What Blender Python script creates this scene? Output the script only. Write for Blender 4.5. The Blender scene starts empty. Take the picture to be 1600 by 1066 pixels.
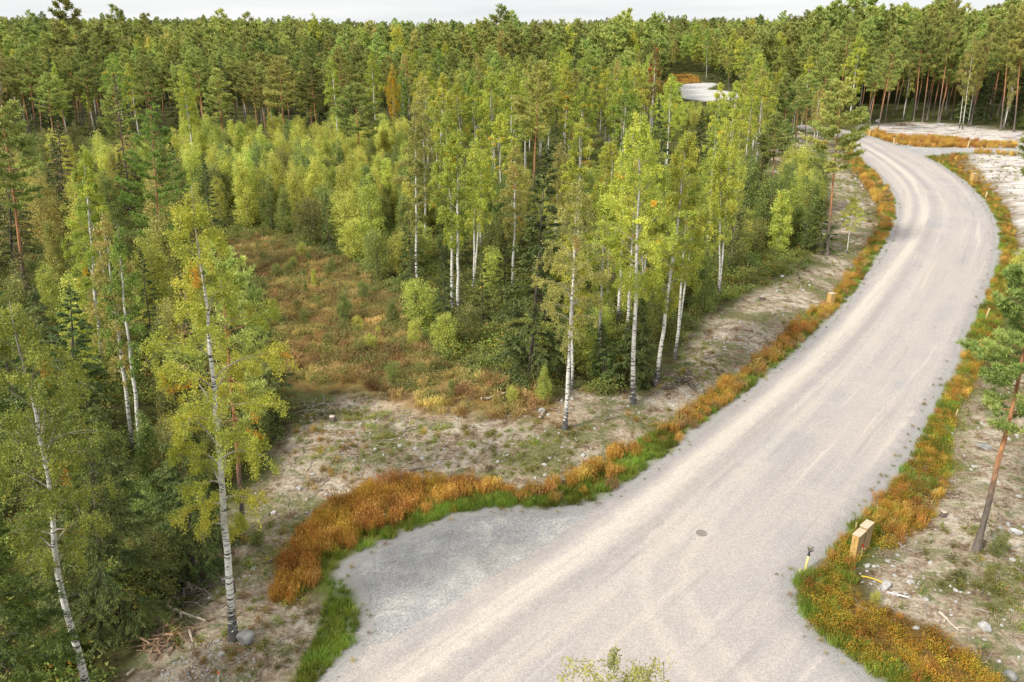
import bpy, math, random
import numpy as np
from mathutils import Vector, Matrix, Euler
from mathutils.geometry import delaunay_2d_cdt

# ------------------------------------------------------------------ camera, sky, sun, exposure
SC = bpy.context.scene
COL = SC.collection
CAM_H = 20.0
PITCH = math.radians(21.2)
F = 1600 * 28.0 / 36.0
cam_d = bpy.data.cameras.new("camera")
cam_d.lens = 28.0
cam_d.sensor_width = 36.0
cam_d.clip_start = 0.3
cam_d.clip_end = 6000
cam = bpy.data.objects.new("camera", cam_d)
COL.objects.link(cam)
cam.location = (0, 0, CAM_H)
cam.rotation_euler = (math.pi / 2 - PITCH, 0, 0)
SC.camera = cam

SUN_DIR = Vector((-0.60, -0.50, 0.68)).normalized()      # towards the sun
sun_d = bpy.data.lights.new("sun", 'SUN')
sun_d.energy = 4.1
sun_d.angle = math.radians(10)
sun_d.color = (1.0, 0.955, 0.88)
sun = bpy.data.objects.new("sun", sun_d)
COL.objects.link(sun)
sun.rotation_euler = SUN_DIR.to_track_quat('Z', 'Y').to_euler()

w = bpy.data.worlds.new("World")
SC.world = w
w.use_nodes = True
wn, wl = w.node_tree.nodes, w.node_tree.links
wn.clear()
sky = wn.new('ShaderNodeTexSky')
sky.sky_type = 'NISHITA'
sky.sun_disc = False
sky.sun_elevation = math.asin(SUN_DIR.z)
sky.sun_rotation = math.atan2(SUN_DIR.x, SUN_DIR.y)
tc = wn.new('ShaderNodeTexCoord')
mp = wn.new('ShaderNodeMapping')
mp.inputs['Scale'].default_value = (1.1, 1.1, 14)
nz = wn.new('ShaderNodeTexNoise')
nz.inputs['Scale'].default_value = 2.2
nz.inputs['Detail'].default_value = 7
nz.inputs['Roughness'].default_value = 0.55
rp = wn.new('ShaderNodeValToRGB')
rp.color_ramp.elements[0].position = 0.34
rp.color_ramp.elements[0].color = (6.5, 6.75, 7.0, 1)
rp.color_ramp.elements[1].position = 0.66
rp.color_ramp.elements[1].color = (8.2, 8.25, 8.3, 1)
sep = wn.new('ShaderNodeSeparateXYZ')
zr = wn.new('ShaderNodeMapRange')                       # overcast sky: zenith brighter than the horizon
zr.inputs['From Min'].default_value = 0.03
zr.inputs['From Max'].default_value = 0.9
zr.inputs['To Min'].default_value = 1.0
zr.inputs['To Max'].default_value = 1.35
ml = wn.new('ShaderNodeVectorMath'); ml.operation = 'SCALE'
mx = wn.new('ShaderNodeMix'); mx.data_type = 'RGBA'
mx.inputs[0].default_value = 0.88
bg = wn.new('ShaderNodeBackground'); bg.inputs['Strength'].default_value = 0.113
wo = wn.new('ShaderNodeOutputWorld')
wl.new(tc.outputs['Generated'], mp.inputs['Vector']); wl.new(mp.outputs[0], nz.inputs['Vector'])
wl.new(nz.outputs['Fac'], rp.inputs['Fac']); wl.new(tc.outputs['Generated'], sep.inputs[0])
wl.new(sep.outputs['Z'], zr.inputs['Value']); wl.new(rp.outputs['Color'], ml.inputs[0]); wl.new(zr.outputs[0], ml.inputs['Scale'])
wl.new(sky.outputs[0], mx.inputs[6]); wl.new(ml.outputs[0], mx.inputs[7]); wl.new(mx.outputs[2], bg.inputs['Color'])
wl.new(bg.outputs[0], wo.inputs[0])

SC.view_settings.view_transform = 'Standard'
SC.view_settings.look = 'None'
SC.view_settings.exposure = 0.2
SC.view_settings.gamma = 1
SC.render.engine = 'CYCLES'
SC.cycles.max_bounces = 6
SC.cycles.diffuse_bounces = 4
SC.cycles.glossy_bounces = 2
SC.cycles.transmission_bounces = 3
SC.cycles.use_denoising = True
SC.cycles.denoiser = 'OPENIMAGEDENOISE'
SC.cycles.denoising_input_passes = 'RGB_ALBEDO_NORMAL'
SC.cycles.denoising_prefilter = 'ACCURATE'
SC.cycles.sample_clamp_indirect = 8

# ------------------------------------------------------------------ ground coordinates
SN, CS = math.sin(PITCH), math.cos(PITCH)
def G(px, py, z=0.0):
    """point of the plane z on the sight line of a photo pixel (used to survey the site from the photograph)"""
    u, v = (px - 800) / F, (py - 533) / F
    t = (CAM_H - z) / (SN + v * CS)
    return (u * t, (CS - v * SN) * t)
def PROJ(x, y, z):
    dz = z - CAM_H
    dep = y * CS - dz * SN
    return 800 + F * x / dep, 533 - F * (y * SN + dz * CS) / dep
def PG(pts): return np.array([G(*p) for p in pts])
def inpoly(x, y, P):
    r = np.zeros(np.shape(x), bool)
    n = len(P)
    for i in range(n):
        x0, y0 = P[i]; x1, y1 = P[(i + 1) % n]
        if y0 == y1: continue
        c = ((y0 > y) != (y1 > y)) & (x < (x1 - x0) * (y - y0) / (y1 - y0) + x0)
        r ^= c
    return r
def dist_line(x, y, P, closed=True):
    d = np.full(np.shape(x), 1e9)
    n = len(P)
    for i in range(n if closed else n - 1):
        a, b = P[i], P[(i + 1) % n]
        ab = b - a; L = max(ab @ ab, 1e-9)
        t = np.clip(((x - a[0]) * ab[0] + (y - a[1]) * ab[1]) / L, 0, 1)
        d = np.minimum(d, np.hypot(x - a[0] - t * ab[0], y - a[1] - t * ab[1]))
    return d
def sd(x, y, P):
    """signed distance, positive inside"""
    d = dist_line(x, y, P)
    return np.where(inpoly(x, y, P), d, -d)
def sm(a, b, x):
    t = np.clip((x - a) / (b - a), 0, 1)
    return t * t * (3 - 2 * t)
def chaikin(P, n=2, closed=True):
    P = np.array(P, float)
    for _ in range(n):
        Q = []
        m = len(P)
        for i in range(m if closed else m - 1):
            a, b = P[i], P[(i + 1) % m]
            Q += [a * .75 + b * .25, a * .25 + b * .75]
        if not closed: Q = [P[0]] + Q + [P[-1]]
        P = np.array(Q)
    return P

# value noise for numpy
_rs = np.random.RandomState(7)
_tab = _rs.rand(256, 256)
def vn(x, y, s=1.0, o=0):
    x = np.asarray(x, float) / s + 37.1 * o + 500; y = np.asarray(y, float) / s + 11.7 * o + 500
    xi, yi = np.floor(x).astype(int), np.floor(y).astype(int)
    fx, fy = x - xi, y - yi
    fx, fy = fx * fx * (3 - 2 * fx), fy * fy * (3 - 2 * fy)
    g = lambda a, b: _tab[a & 255, b & 255]
    return (g(xi, yi) * (1 - fx) + g(xi + 1, yi) * fx) * (1 - fy) + (g(xi, yi + 1) * (1 - fx) + g(xi + 1, yi + 1) * fx) * fy
def fbm(x, y, s, o=0, n=4):
    r, a, t = 0, 1, 0
    for i in range(n):
        r = r + a * vn(x, y, s / 2 ** i, o + i * 5); t += a; a *= .55
    return r / t

# ------------------------------------------------------------------ surveyed outlines (photo pixels -> metres)
ROAD_PX = [(470,1110),(505,1066),(562,1000),(640,962),(720,915),(800,866),(870,820),(925,790),(950,775),(1000,745),(1060,700),(1100,665),(1170,612),(1240,555),(1290,507),(1330,467),(1362,420),(1387,380),(1402,345),
    (1402,312),(1388,288),(1366,266),(1346,246),(1330,230),(1312,216),(1290,208),(1262,203),(1245,198),(1250,194),(1280,197),(1310,201),(1335,206),(1362,213),(1395,224),(1430,237),(1468,256),
    (1505,282),(1534,310),(1552,340),(1559,372),(1555,410),(1538,455),(1513,510),(1484,580),(1452,640),(1428,690),(1400,732),(1345,795),(1300,845),(1262,880),(1232,900),(1236,930),(1252,975),(1310,1022),(1370,1068),(1440,1115)]
PAD_PX = [(470,1110),(540,1040),(566,1000),(568,960),(562,925),(545,905),(537,890),(545,874),(600,848),(650,828),(705,806),(760,795),(850,796),(925,788),(990,770),(960,850),(760,980),(560,1090)]
TRACK_PX = [(1400,226),(1440,229.5),(1500,230.5),(1600,231),(1700,232),(1700,243),(1600,240),(1560,237.5),(1520,236),(1480,240),(1445,243),(1420,250),(1385,235)]
FARGRAVEL_PX = [(1048,146),(1056,137),(1070,131),(1110,129),(1122,131),(1100,140),(1128,141),(1155,146),(1150,156),(1100,158),(1060,152)]
FARBANK_PX = [(1036,149),(1038,128),(1050,119),(1090,121),(1094,129),(1070,131),(1056,137),(1048,147)]
CLEAR_R_PX = [(1352,198),(1420,192),(1500,196),(1580,204),(1640,210),(1640,231),(1500,230),(1400,226),(1370,213)]
CLEAR_R2_PX = [(1500,239),(1560,238),(1900,250),(2100,480),(1600,420),(1590,350),(1560,300),(1515,262)]
CLEAR_R3_PX = [(1400,730),(1460,640),(1500,600),(2100,480),(2500,1250),(1440,1110),(1400,1010),(1500,1060),(1600,1060),(1360,950),(1340,880),(1400,800)]
CLEAR_L_PX = [(170,1120),(260,985),(330,930),(330,880),(390,760),(430,740),(470,650),(540,615),(600,600),(690,612),(760,640),(830,650),(890,600),(1010,620),(1060,560),(1110,500),(1180,450),(1265,415),(1280,370),(1290,320),(1240,290),(1160,265),(1190,235),(1240,205),(1300,210),(1340,250),(1378,310),(1370,380),
    (1330,440),(1290,490),(1200,560),(1140,615),(1060,665),(920,740),(860,770),(700,770),(520,820),(470,900),(500,1000),(470,1120)]
GOLD_PX = [(350,375),(385,362),(420,372),(470,392),(545,410),(590,450),(630,500),(690,570),(740,590),(850,600),(860,640),(760,660),(640,640),(560,600),(470,600),(440,540),(400,450)]
VERGE_L_PX = [(425,930),(432,880),(470,830),(520,782),(600,750),(700,742),(770,752),(815,763),(860,752),(920,726),(960,700),(1050,655),(1100,615),(1160,580),(1220,525),(1250,492),(1295,470),(1322,430),(1352,390),(1374,350),(1372,318),(1350,285),(1330,258),(1318,238),
    (1330,228),(1346,244),(1366,264),(1388,286),(1402,310),(1403,345),(1390,382),(1365,424),(1332,472),(1292,512),(1242,560),(1172,617),(1102,672),(1062,710),(1002,757),(950,785),(925,794),(760,798),(705,812),(650,836),(600,856),(548,882),(500,905),(450,935)]
VERGE_R_PX = [(1232,900),(1262,880),(1300,843),(1345,793),(1400,730),(1428,690),(1452,640),(1484,580),(1513,510),(1538,455),(1555,410),(1559,372),(1552,340),(1534,310),(1505,282),(1460,253),(1440,246),
    (1445,241),(1490,237),(1510,239),(1515,258),(1545,280),(1572,320),(1590,360),(1592,420),(1575,470),(1560,520),(1520,600),(1490,650),(1485,740),(1460,800),(1400,850),(1345,850),(1330,880),(1350,930),(1440,970),(1510,1010),(1580,1075),(1600,1110),(1440,1110),(1370,1066),(1310,1020),(1252,973),(1236,930)]
VERGE_T_PX = [(1362,213),(1350,204),(1372,206),(1400,214),(1460,214),(1510,220),(1590,226),(1590,229),(1500,229.6),(1440,228.5),(1398,224)]
VERGE_T2_PX = [(1500,236),(1520,232),(1560,233),(1640,238),(1640,243),(1560,240)]
ROAD, PAD, TRACK = PG(ROAD_PX), PG(PAD_PX), PG(TRACK_PX)
FARGRAVEL, FARBANK = PG(FARGRAVEL_PX), PG(FARBANK_PX)
CLEARS = [PG(CLEAR_R_PX), PG(CLEAR_R2_PX), PG(CLEAR_R3_PX)]
CLEAR_L, GOLD = PG(CLEAR_L_PX), PG(GOLD_PX)
VERGES = [PG(VERGE_L_PX), PG(VERGE_R_PX), PG(VERGE_T_PX), PG(VERGE_T2_PX)]
PAVED = [ROAD, PAD, TRACK, FARGRAVEL]
def sd_any(x, y, polys):
    r = None
    for P in polys:
        s = sd(x, y, P)
        r = s if r is None else np.maximum(r, s)
    return r
def height(x, y):
    x = np.asarray(x, float); y = np.asarray(y, float)
    s = sd_any(x, y, PAVED)                     # >0 on gravel
    off = sm(0.2, 6, -s)
    h = -0.07 - 0.28 * np.exp(-((-s - 2.2) / 1.3) ** 2) * (s < 0)
    h = h + off * ((fbm(x, y, 9, 1) - .5) * 0.9 + (fbm(x, y, 2.2, 2) - .5) * 0.35)
    r = np.hypot(x, y)
    h = h + sm(230, 620, r) * (4 + 9 * (fbm(x, y, 160, 3, 2) - .5)) + sm(600, 1200, r) * 17 * fbm(x, y, 420, 9, 2)
    h = h + sm(190, 330, y) * sm(60, 190, x) * 3.0
    h = np.where(r > 230, h * sm(0, 70, -s) - .12 * (1 - sm(0, 70, -s)), h)
    return h
def hz(x, y): return float(height(np.array([x]), np.array([y]))[0])

# ------------------------------------------------------------------ mesh helpers
def mesh_np(name, V, faces_q=None, faces_t=None, fattr=None, pattr=None, smooth=False):
    """V (n,3); faces_q (m,4); faces_t (k,3); attributes as dict name -> array"""
    me = bpy.data.meshes.new(name)
    V = np.asarray(V, np.float32)
    me.vertices.add(len(V)); me.vertices.foreach_set('co', V.ravel())
    parts, starts, n = [], [], 0
    for fc in (faces_q, faces_t):
        if fc is not None and len(fc):
            fc = np.asarray(fc, np.int32)
            k = fc.shape[1]
            parts.append(fc.ravel()); starts.append(n + np.arange(len(fc), dtype=np.int32) * k); n += fc.size
    L = np.concatenate(parts); S = np.concatenate(starts)
    me.loops.add(len(L)); me.loops.foreach_set('vertex_index', L)
    me.polygons.add(len(S)); me.polygons.foreach_set('loop_start', S)
    if smooth: me.polygons.foreach_set('use_smooth', np.ones(len(S), bool))
    me.update(calc_edges=True)
    for k, a in (fattr or {}).items():
        at = me.attributes.new(k, 'FLOAT', 'FACE'); at.data.foreach_set('value', np.asarray(a, np.float32))
    for k, a in (pattr or {}).items():
        a = np.asarray(a, np.float32)
        if a.ndim == 2:
            at = me.attributes.new(k, 'FLOAT_COLOR', 'POINT'); at.data.foreach_set('color', a.ravel())
        else:
            at = me.attributes.new(k, 'FLOAT', 'POINT'); at.data.foreach_set('value', a)
    return me
def link(name, me, mat=None, parent=None):
    o = bpy.data.objects.new(name, me); COL.objects.link(o)
    if mat is not None and me is not None and not len(me.materials): me.materials.append(mat)
    if parent is not None: o.parent = parent
    return o
def tag(o, label=None, cat=None, group=None, kind=None):
    if label: o['label'] = label
    if cat: o['category'] = cat
    if group: o['group'] = group
    if kind: o['kind'] = kind
    return o
def empty(name, loc, rot=(0, 0, 0)):
    o = bpy.data.objects.new(name, None); COL.objects.link(o)
    o.location = loc; o.rotation_euler = rot; o.empty_display_size = .2
    return o

class Tubes:
    """collects tapered tubes into one mesh"""
    def __init__(s): s.V, s.Q, s.rad, s.n = [], [], [], 0
    def add(s, P, R, k=5, cap=True):
        P = np.asarray(P, float); R = np.asarray(R, float)
        T = np.gradient(P, axis=0); T /= np.maximum(np.linalg.norm(T, axis=1, keepdims=True), 1e-9)
        ref = np.where(np.abs(T[:, 2:3]) > .9, np.array([[1., 0, 0]]), np.array([[0, 0, 1.]]))
        A = np.cross(T, ref); A /= np.maximum(np.linalg.norm(A, axis=1, keepdims=True), 1e-9)
        for i in range(1, len(A)):                      # keep the frame from twisting
            a = A[i - 1] - T[i] * (A[i - 1] @ T[i]); l = np.linalg.norm(a)
            if l > 1e-6: A[i] = a / l
        B = np.cross(T, A)
        an = np.arange(k) / k * 2 * np.pi
        ring = P[:, None, :] + R[:, None, None] * (np.cos(an)[None, :, None] * A[:, None, :] + np.sin(an)[None, :, None] * B[:, None, :])
        m = len(P)
        i = np.arange(m - 1)[:, None]; j = np.arange(k)[None, :]
        q = np.stack([i * k + j, i * k + (j + 1) % k, (i + 1) * k + (j + 1) % k, (i + 1) * k + j], -1).reshape(-1, 4) + s.n
        s.V.append(ring.reshape(-1, 3)); s.rad.append(np.repeat(R, k)); s.Q.append(q); s.n += m * k
        if cap:
            for ii in (0, m - 1):
                s.V.append(P[ii:ii + 1]); s.rad.append(R[ii:ii + 1])
                c = s.n; s.n += 1
                b = s.n - 1 - (m * k if ii == 0 else m * k + 1)
                jj = np.arange(k)
                base = b + ii * k
                s.Q.append(np.stack([base + jj, base + (jj + 1) % k, np.full(k, c), np.full(k, c)], -1))
    def mesh(s, name, H=1.0):
        V = np.concatenate(s.V); Q = np.concatenate(s.Q)
        tri = Q[Q[:, 2] == Q[:, 3]][:, :3]; Q = Q[Q[:, 2] != Q[:, 3]]
        return mesh_np(name, V, Q, tri, pattr={'rad': np.concatenate(s.rad), 'hf': V[:, 2] / H}, smooth=True)

def leaf_mesh(name, C, D, L, W, clump, seed, droop=0.0, kite=True):
    """one quad per leaf; C centres, D main direction (unit), L length, W width"""
    rs = np.random.RandomState(seed)
    n = len(C)
    R = rs.normal(size=(n, 3)); S = np.cross(D, R); S /= np.maximum(np.linalg.norm(S, axis=1, keepdims=True), 1e-6)
    L = np.asarray(L).reshape(-1, 1) * np.ones((n, 1)); W = np.asarray(W).reshape(-1, 1) * np.ones((n, 1))
    a = C - D * L * .5; c = C + D * L * .5
    m = C + D * L * (-.08 if kite else 0)
    if kite: V = np.stack([a, m + S * W * .5, c, m - S * W * .5], 1)
    else: V = np.stack([a - S * W * .5, a + S * W * .5, c + S * W * .3, c - S * W * .3], 1)
    return mesh_np(name, V.reshape(-1, 3), np.arange(4 * n).reshape(-1, 4), fattr={'rnd': rs.rand(n), 'clump': clump})
def unit(v): return v / np.maximum(np.linalg.norm(v, axis=-1, keepdims=True), 1e-9)

# ------------------------------------------------------------------ materials
def newmat(name):
    m = bpy.data.materials.new(name); m.use_nodes = True
    n, l = m.node_tree.nodes, m.node_tree.links
    n.clear()
    out = n.new('ShaderNodeOutputMaterial')
    return m, n, l, out
def ramp(n, stops):
    r = n.new('ShaderNodeValToRGB'); e = r.color_ramp.elements
    e[0].position = stops[0][0]; e[0].color = (*stops[0][1], 1)
    e[1].position = stops[-1][0]; e[1].color = (*stops[-1][1], 1)
    for p, c in stops[1:-1]:
        x = e.new(p); x.color = (*c, 1)
    return r
def attr(n, name):
    a = n.new('ShaderNodeAttribute'); a.attribute_name = name; return a
def noise(n, l, vec, scale, detail=4, rough=.55, dist=0.0):
    t = n.new('ShaderNodeTexNoise'); t.inputs['Scale'].default_value = scale; t.inputs['Detail'].default_value = detail
    t.inputs['Roughness'].default_value = rough; t.inputs['Distortion'].default_value = dist
    if vec is not None: l.new(vec, t.inputs['Vector'])
    return t
def mixc(n, l, fac, a, b, mode='MIX'):
    m = n.new('ShaderNodeMix'); m.data_type = 'RGBA'; m.blend_type = mode; m.clamp_factor = True
    for s, v in ((m.inputs[0], fac), (m.inputs[6], a), (m.inputs[7], b)):
        if isinstance(v, (int, float)): s.default_value = v
        elif isinstance(v, tuple): s.default_value = (*v, 1)
        else: l.new(v, s)
    return m.outputs[2]
def mrange(n, l, v, a, b, c=0.0, d=1.0, smooth=True):
    m = n.new('ShaderNodeMapRange'); m.inputs[1].default_value = a; m.inputs[2].default_value = b
    m.inputs[3].default_value = c; m.inputs[4].default_value = d
    if smooth: m.interpolation_type = 'SMOOTHSTEP'
    l.new(v, m.inputs[0]); return m.outputs[0]
def math_(n, l, op, a, b=None):
    m = n.new('ShaderNodeMath'); m.operation = op
    for i, v in enumerate((a, b)):
        if v is None: continue
        if isinstance(v, (int, float)): m.inputs[i].default_value = v
        else: l.new(v, m.inputs[i])
    return m.outputs[0]

def leafmat(name, stops, accent=None, acc_at=0.93, trans=0.35, var=0.18, rough=.5, patch=0.0, gain=1.0, pamp=.45):
    m, n, l, out = newmat(name)
    stops = [(p, tuple(min(v * gain, .8) for v in c)) for p, c in stops]
    a = attr(n, 'rnd'); c = attr(n, 'clump'); oi = n.new('ShaderNodeObjectInfo')
    k = math_(n, l, 'ADD', math_(n, l, 'MULTIPLY', a.outputs['Fac'], .55), math_(n, l, 'MULTIPLY', c.outputs['Fac'], .45))
    r = ramp(n, stops); l.new(k, r.inputs['Fac'])
    col = r.outputs['Color']
    if accent:
        f = mrange(n, l, c.outputs['Fac'], acc_at, acc_at + .02)
        col = mixc(n, l, math_(n, l, 'MULTIPLY', f, .85), col, accent)
    if patch:
        ge = n.new('ShaderNodeNewGeometry'); t = noise(n, l, ge.outputs['Position'], patch, 3)
        h2 = n.new('ShaderNodeHueSaturation'); l.new(col, h2.inputs['Color'])
        l.new(mrange(n, l, t.outputs['Fac'], .3, .7, 1 - pamp, 1 + pamp), h2.inputs['Value'])
        l.new(mrange(n, l, t.outputs['Fac'], .3, .7, .475, .515), h2.inputs['Hue'])
        col = h2.outputs['Color']
    h = n.new('ShaderNodeHueSaturation'); l.new(col, h.inputs['Color'])
    l.new(mrange(n, l, oi.outputs['Random'], 0, 1, 1 - var, 1 + var, False), h.inputs['Value'])
    w_ = n.new('ShaderNodeTexWhiteNoise'); w_.noise_dimensions = '1D'; l.new(oi.outputs['Random'], w_.inputs['W'])
    l.new(mrange(n, l, w_.outputs['Value'], 0, 1, .485, .52, False), h.inputs['Hue'])
    p = n.new('ShaderNodeBsdfPrincipled'); p.inputs['Roughness'].default_value = rough
    p.inputs['Specular IOR Level'].default_value = .3
    l.new(h.outputs['Color'], p.inputs['Base Color'])
    t = n.new('ShaderNodeBsdfTranslucent'); l.new(h.outputs['Color'], t.inputs['Color'])
    ms = n.new('ShaderNodeMixShader'); ms.inputs[0].default_value = trans
    l.new(p.outputs[0], ms.inputs[1]); l.new(t.outputs[0], ms.inputs[2]); l.new(ms.outputs[0], out.inputs[0])
    return m

def birch_bark():
    m, n, l, out = newmat("birch_bark")
    tc = n.new('ShaderNodeTexCoord'); mp = n.new('ShaderNodeMapping'); mp.inputs['Scale'].default_value = (1.4, 1.4, 6.5)
    l.new(tc.outputs['Object'], mp.inputs['Vector'])
    t = noise(n, l, mp.outputs[0], 2.2, 4, .7, .6)
    t2 = noise(n, l, tc.outputs['Object'], 1.1, 3)
    hf, rd = attr(n, 'hf'), attr(n, 'rad')
    thr = math_(n, l, 'ADD', t.outputs['Fac'], mrange(n, l, hf.outputs['Fac'], 0, .14, .20, 0))
    f = mrange(n, l, thr, .548, .585)
    base = mixc(n, l, t2.outputs['Fac'], (.52, .49, .43), (.78, .76, .70))
    col = mixc(n, l, f, base, (.05, .045, .04))
    col = mixc(n, l, mrange(n, l, rd.outputs['Fac'], .05, .012), col, (.26, .22, .165))
    p = n.new('ShaderNodeBsdfPrincipled'); p.inputs['Roughness'].default_value = .75; l.new(col, p.inputs['Base Color'])
    b = n.new('ShaderNodeBump'); b.inputs['Strength'].default_value = .4; b.inputs['Distance'].default_value = .02
    l.new(thr, b.inputs['Height']); l.new(b.outputs[0], p.inputs['Normal']); l.new(p.outputs[0], out.inputs[0])
    return m
def conifer_bark(name, low, high, a, b_):
    m, n, l, out = newmat(name)
    tc = n.new('ShaderNodeTexCoord'); mp = n.new('ShaderNodeMapping'); mp.inputs['Scale'].default_value = (7, 7, 1.6)
    l.new(tc.outputs['Object'], mp.inputs['Vector'])
    t = noise(n, l, mp.outputs[0], 2, 5, .65)
    hf = attr(n, 'hf')
    f = mrange(n, l, math_(n, l, 'ADD', hf.outputs['Fac'], math_(n, l, 'MULTIPLY', t.outputs['Fac'], .12)), a, b_)
    col = mixc(n, l, f, low, high)
    col = mixc(n, l, mrange(n, l, t.outputs['Fac'], .35, .65), mixc(n, l, .55, col, (.03, .025, .02)), col)
    p = n.new('ShaderNodeBsdfPrincipled'); p.inputs['Roughness'].default_value = .85; l.new(col, p.inputs['Base Color'])
    bm = n.new('ShaderNodeBump'); bm.inputs['Strength'].default_value = .6; bm.inputs['Distance'].default_value = .03
    l.new(t.outputs['Fac'], bm.inputs['Height']); l.new(bm.outputs[0], p.inputs['Normal']); l.new(p.outputs[0], out.inputs[0])
    return m
def plain(name, c, c2=None, scale=6, rough=.7, spec=.3, stretch=(1, 1, 1), bump=.2):
    m, n, l, out = newmat(name)
    tc = n.new('ShaderNodeTexCoord'); mp = n.new('ShaderNodeMapping'); mp.inputs['Scale'].default_value = stretch
    l.new(tc.outputs['Object'], mp.inputs['Vector'])
    t = noise(n, l, mp.outputs[0], scale, 5, .6)
    col = mixc(n, l, mrange(n, l, t.outputs['Fac'], .3, .7), c, c2 or tuple(v * .75 for v in c))
    p = n.new('ShaderNodeBsdfPrincipled'); p.inputs['Roughness'].default_value = rough; p.inputs['Specular IOR Level'].default_value = spec
    l.new(col, p.inputs['Base Color'])
    b = n.new('ShaderNodeBump'); b.inputs['Strength'].default_value = bump; b.inputs['Distance'].default_value = .01
    l.new(t.outputs['Fac'], b.inputs['Height']); l.new(b.outputs[0], p.inputs['Normal']); l.new(p.outputs[0], out.inputs[0])
    return m

ORANGE = (.62, .30, .02)
M = {
 'birch': leafmat("birch_leaves", [(0, (.09,.115,.022)), (.35, (.185,.21,.034)), (.7, (.31,.31,.05)), (1, (.46,.385,.065))], ORANGE, .965, .42, gain=2.1),
 'birch_yellow': leafmat("yellowing_birch_leaves", [(0, (.13,.155,.025)), (.4, (.245,.285,.04)), (.75, (.38,.375,.055)), (1, (.55,.43,.07))], ORANGE, .93, .42, gain=1.5),
 'birch_green': leafmat("green_birch_leaves", [(0, (.065,.095,.02)), (.5, (.155,.195,.035)), (.85, (.27,.29,.052)), (1, (.36,.34,.065))], ORANGE, .975, .4, gain=2.0),
 'birch_orange': leafmat("orange_birch_leaves", [(0, (.20,.19,.02)), (.5, (.40,.28,.03)), (1, (.58,.33,.03))], ORANGE, .8, .42, gain=1.3),
 'birch_brown': leafmat("thin_brownish_birch_leaves", [(0, (.12,.13,.035)), (.5, (.24,.22,.06)), (1, (.36,.28,.09))], (.42,.22,.06), .92, .38, gain=1.9),
 'young': leafmat("young_birch_leaves", [(0, (.12,.145,.03)), (.4, (.24,.26,.05)), (.8, (.38,.365,.08)), (1, (.52,.44,.10))], (.55,.33,.05), .965, .42, gain=2.1),
 'young_green': leafmat("green_shrub_leaves", [(0, (.055,.080,.022)), (.5, (.13,.165,.042)), (1, (.28,.29,.075))], (.40,.28,.03), .95, .4, gain=1.8),
 'olive': leafmat("olive_shrub_leaves", [(0, (.06,.07,.02)), (.5, (.14,.15,.04)), (1, (.25,.22,.07))], (.38,.22,.04), .93, .35, gain=1.7),
 'pine': leafmat("pine_needles", [(0, (.12,.16,.042)), (.45, (.27,.32,.078)), (1, (.52,.50,.14))], (.44,.32,.10), .95, .25, .34, gain=1.15, patch=.03, pamp=.2),
 'pine_bright': leafmat("bright_pine_needles", [(0, (.10,.165,.035)), (.45, (.24,.34,.06)), (1, (.46,.54,.12))], (.44,.34,.12), .95, .25, .1),
 'spruce': leafmat("spruce_needles", [(0, (.026,.042,.011)), (.5, (.062,.084,.022)), (1, (.135,.145,.036))], (.14,.13,.03), .93, .16, .2, gain=1.7),
 'spruce_brown': leafmat("browning_spruce_needles", [(0, (.05,.05,.025)), (.5, (.12,.11,.04)), (1, (.24,.17,.07))], (.30,.16,.05), .85, .12, .2, gain=1.6),
 'verge': leafmat("orange_autumn_grass", [(0, (.24,.15,.045)), (.35, (.46,.265,.05)), (.7, (.62,.37,.075)), (1, (.68,.52,.20))], None, trans=.3, var=.25, pamp=.25, patch=.35),
 'gold': leafmat("dry_golden_grass", [(0, (.16,.12,.045)), (.5, (.35,.235,.085)), (1, (.48,.35,.15))], None, trans=.3, var=.25, patch=.3, gain=1.3),
 'green_grass': leafmat("green_verge_grass", [(0, (.07,.11,.015)), (.5, (.17,.24,.03)), (1, (.32,.36,.06))], None, trans=.35, var=.2, patch=.4, gain=1.1),
 'herb': leafmat("ground_herbs", [(0, (.05,.08,.016)), (.5, (.12,.16,.03)), (1, (.24,.24,.05))], (.42,.22,.03), .85, .3, .3, patch=.25, gain=1.5),
 'rust': leafmat("rusty_herb_leaves", [(0, (.12,.085,.015)), (.4, (.32,.17,.02)), (.7, (.50,.25,.025)), (1, (.48,.40,.06))], (.22,.26,.03), .72, .3, .25, patch=.45, gain=1.1),
 'pale': leafmat("pale_seed_heads", [(0, (.16,.12,.06)), (.5, (.38,.31,.20)), (1, (.58,.52,.40))], None, trans=.2, patch=.4),
 'bb': birch_bark(),
 'pb': conifer_bark("pine_bark", (.16,.13,.105), (.50,.235,.10), .20, .42),
 'sb': conifer_bark("spruce_bark", (.12,.095,.075), (.15,.12,.09), .2, .9),
 'wood': plain("weathered_wood", (.38,.33,.27), (.17,.13,.10), 5, .8, .2, (1, 1, 6)),
 'rock': plain("pale_rock", (.50,.48,.45), (.27,.265,.26), 4, .85, .2, bump=.5),
}

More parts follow.
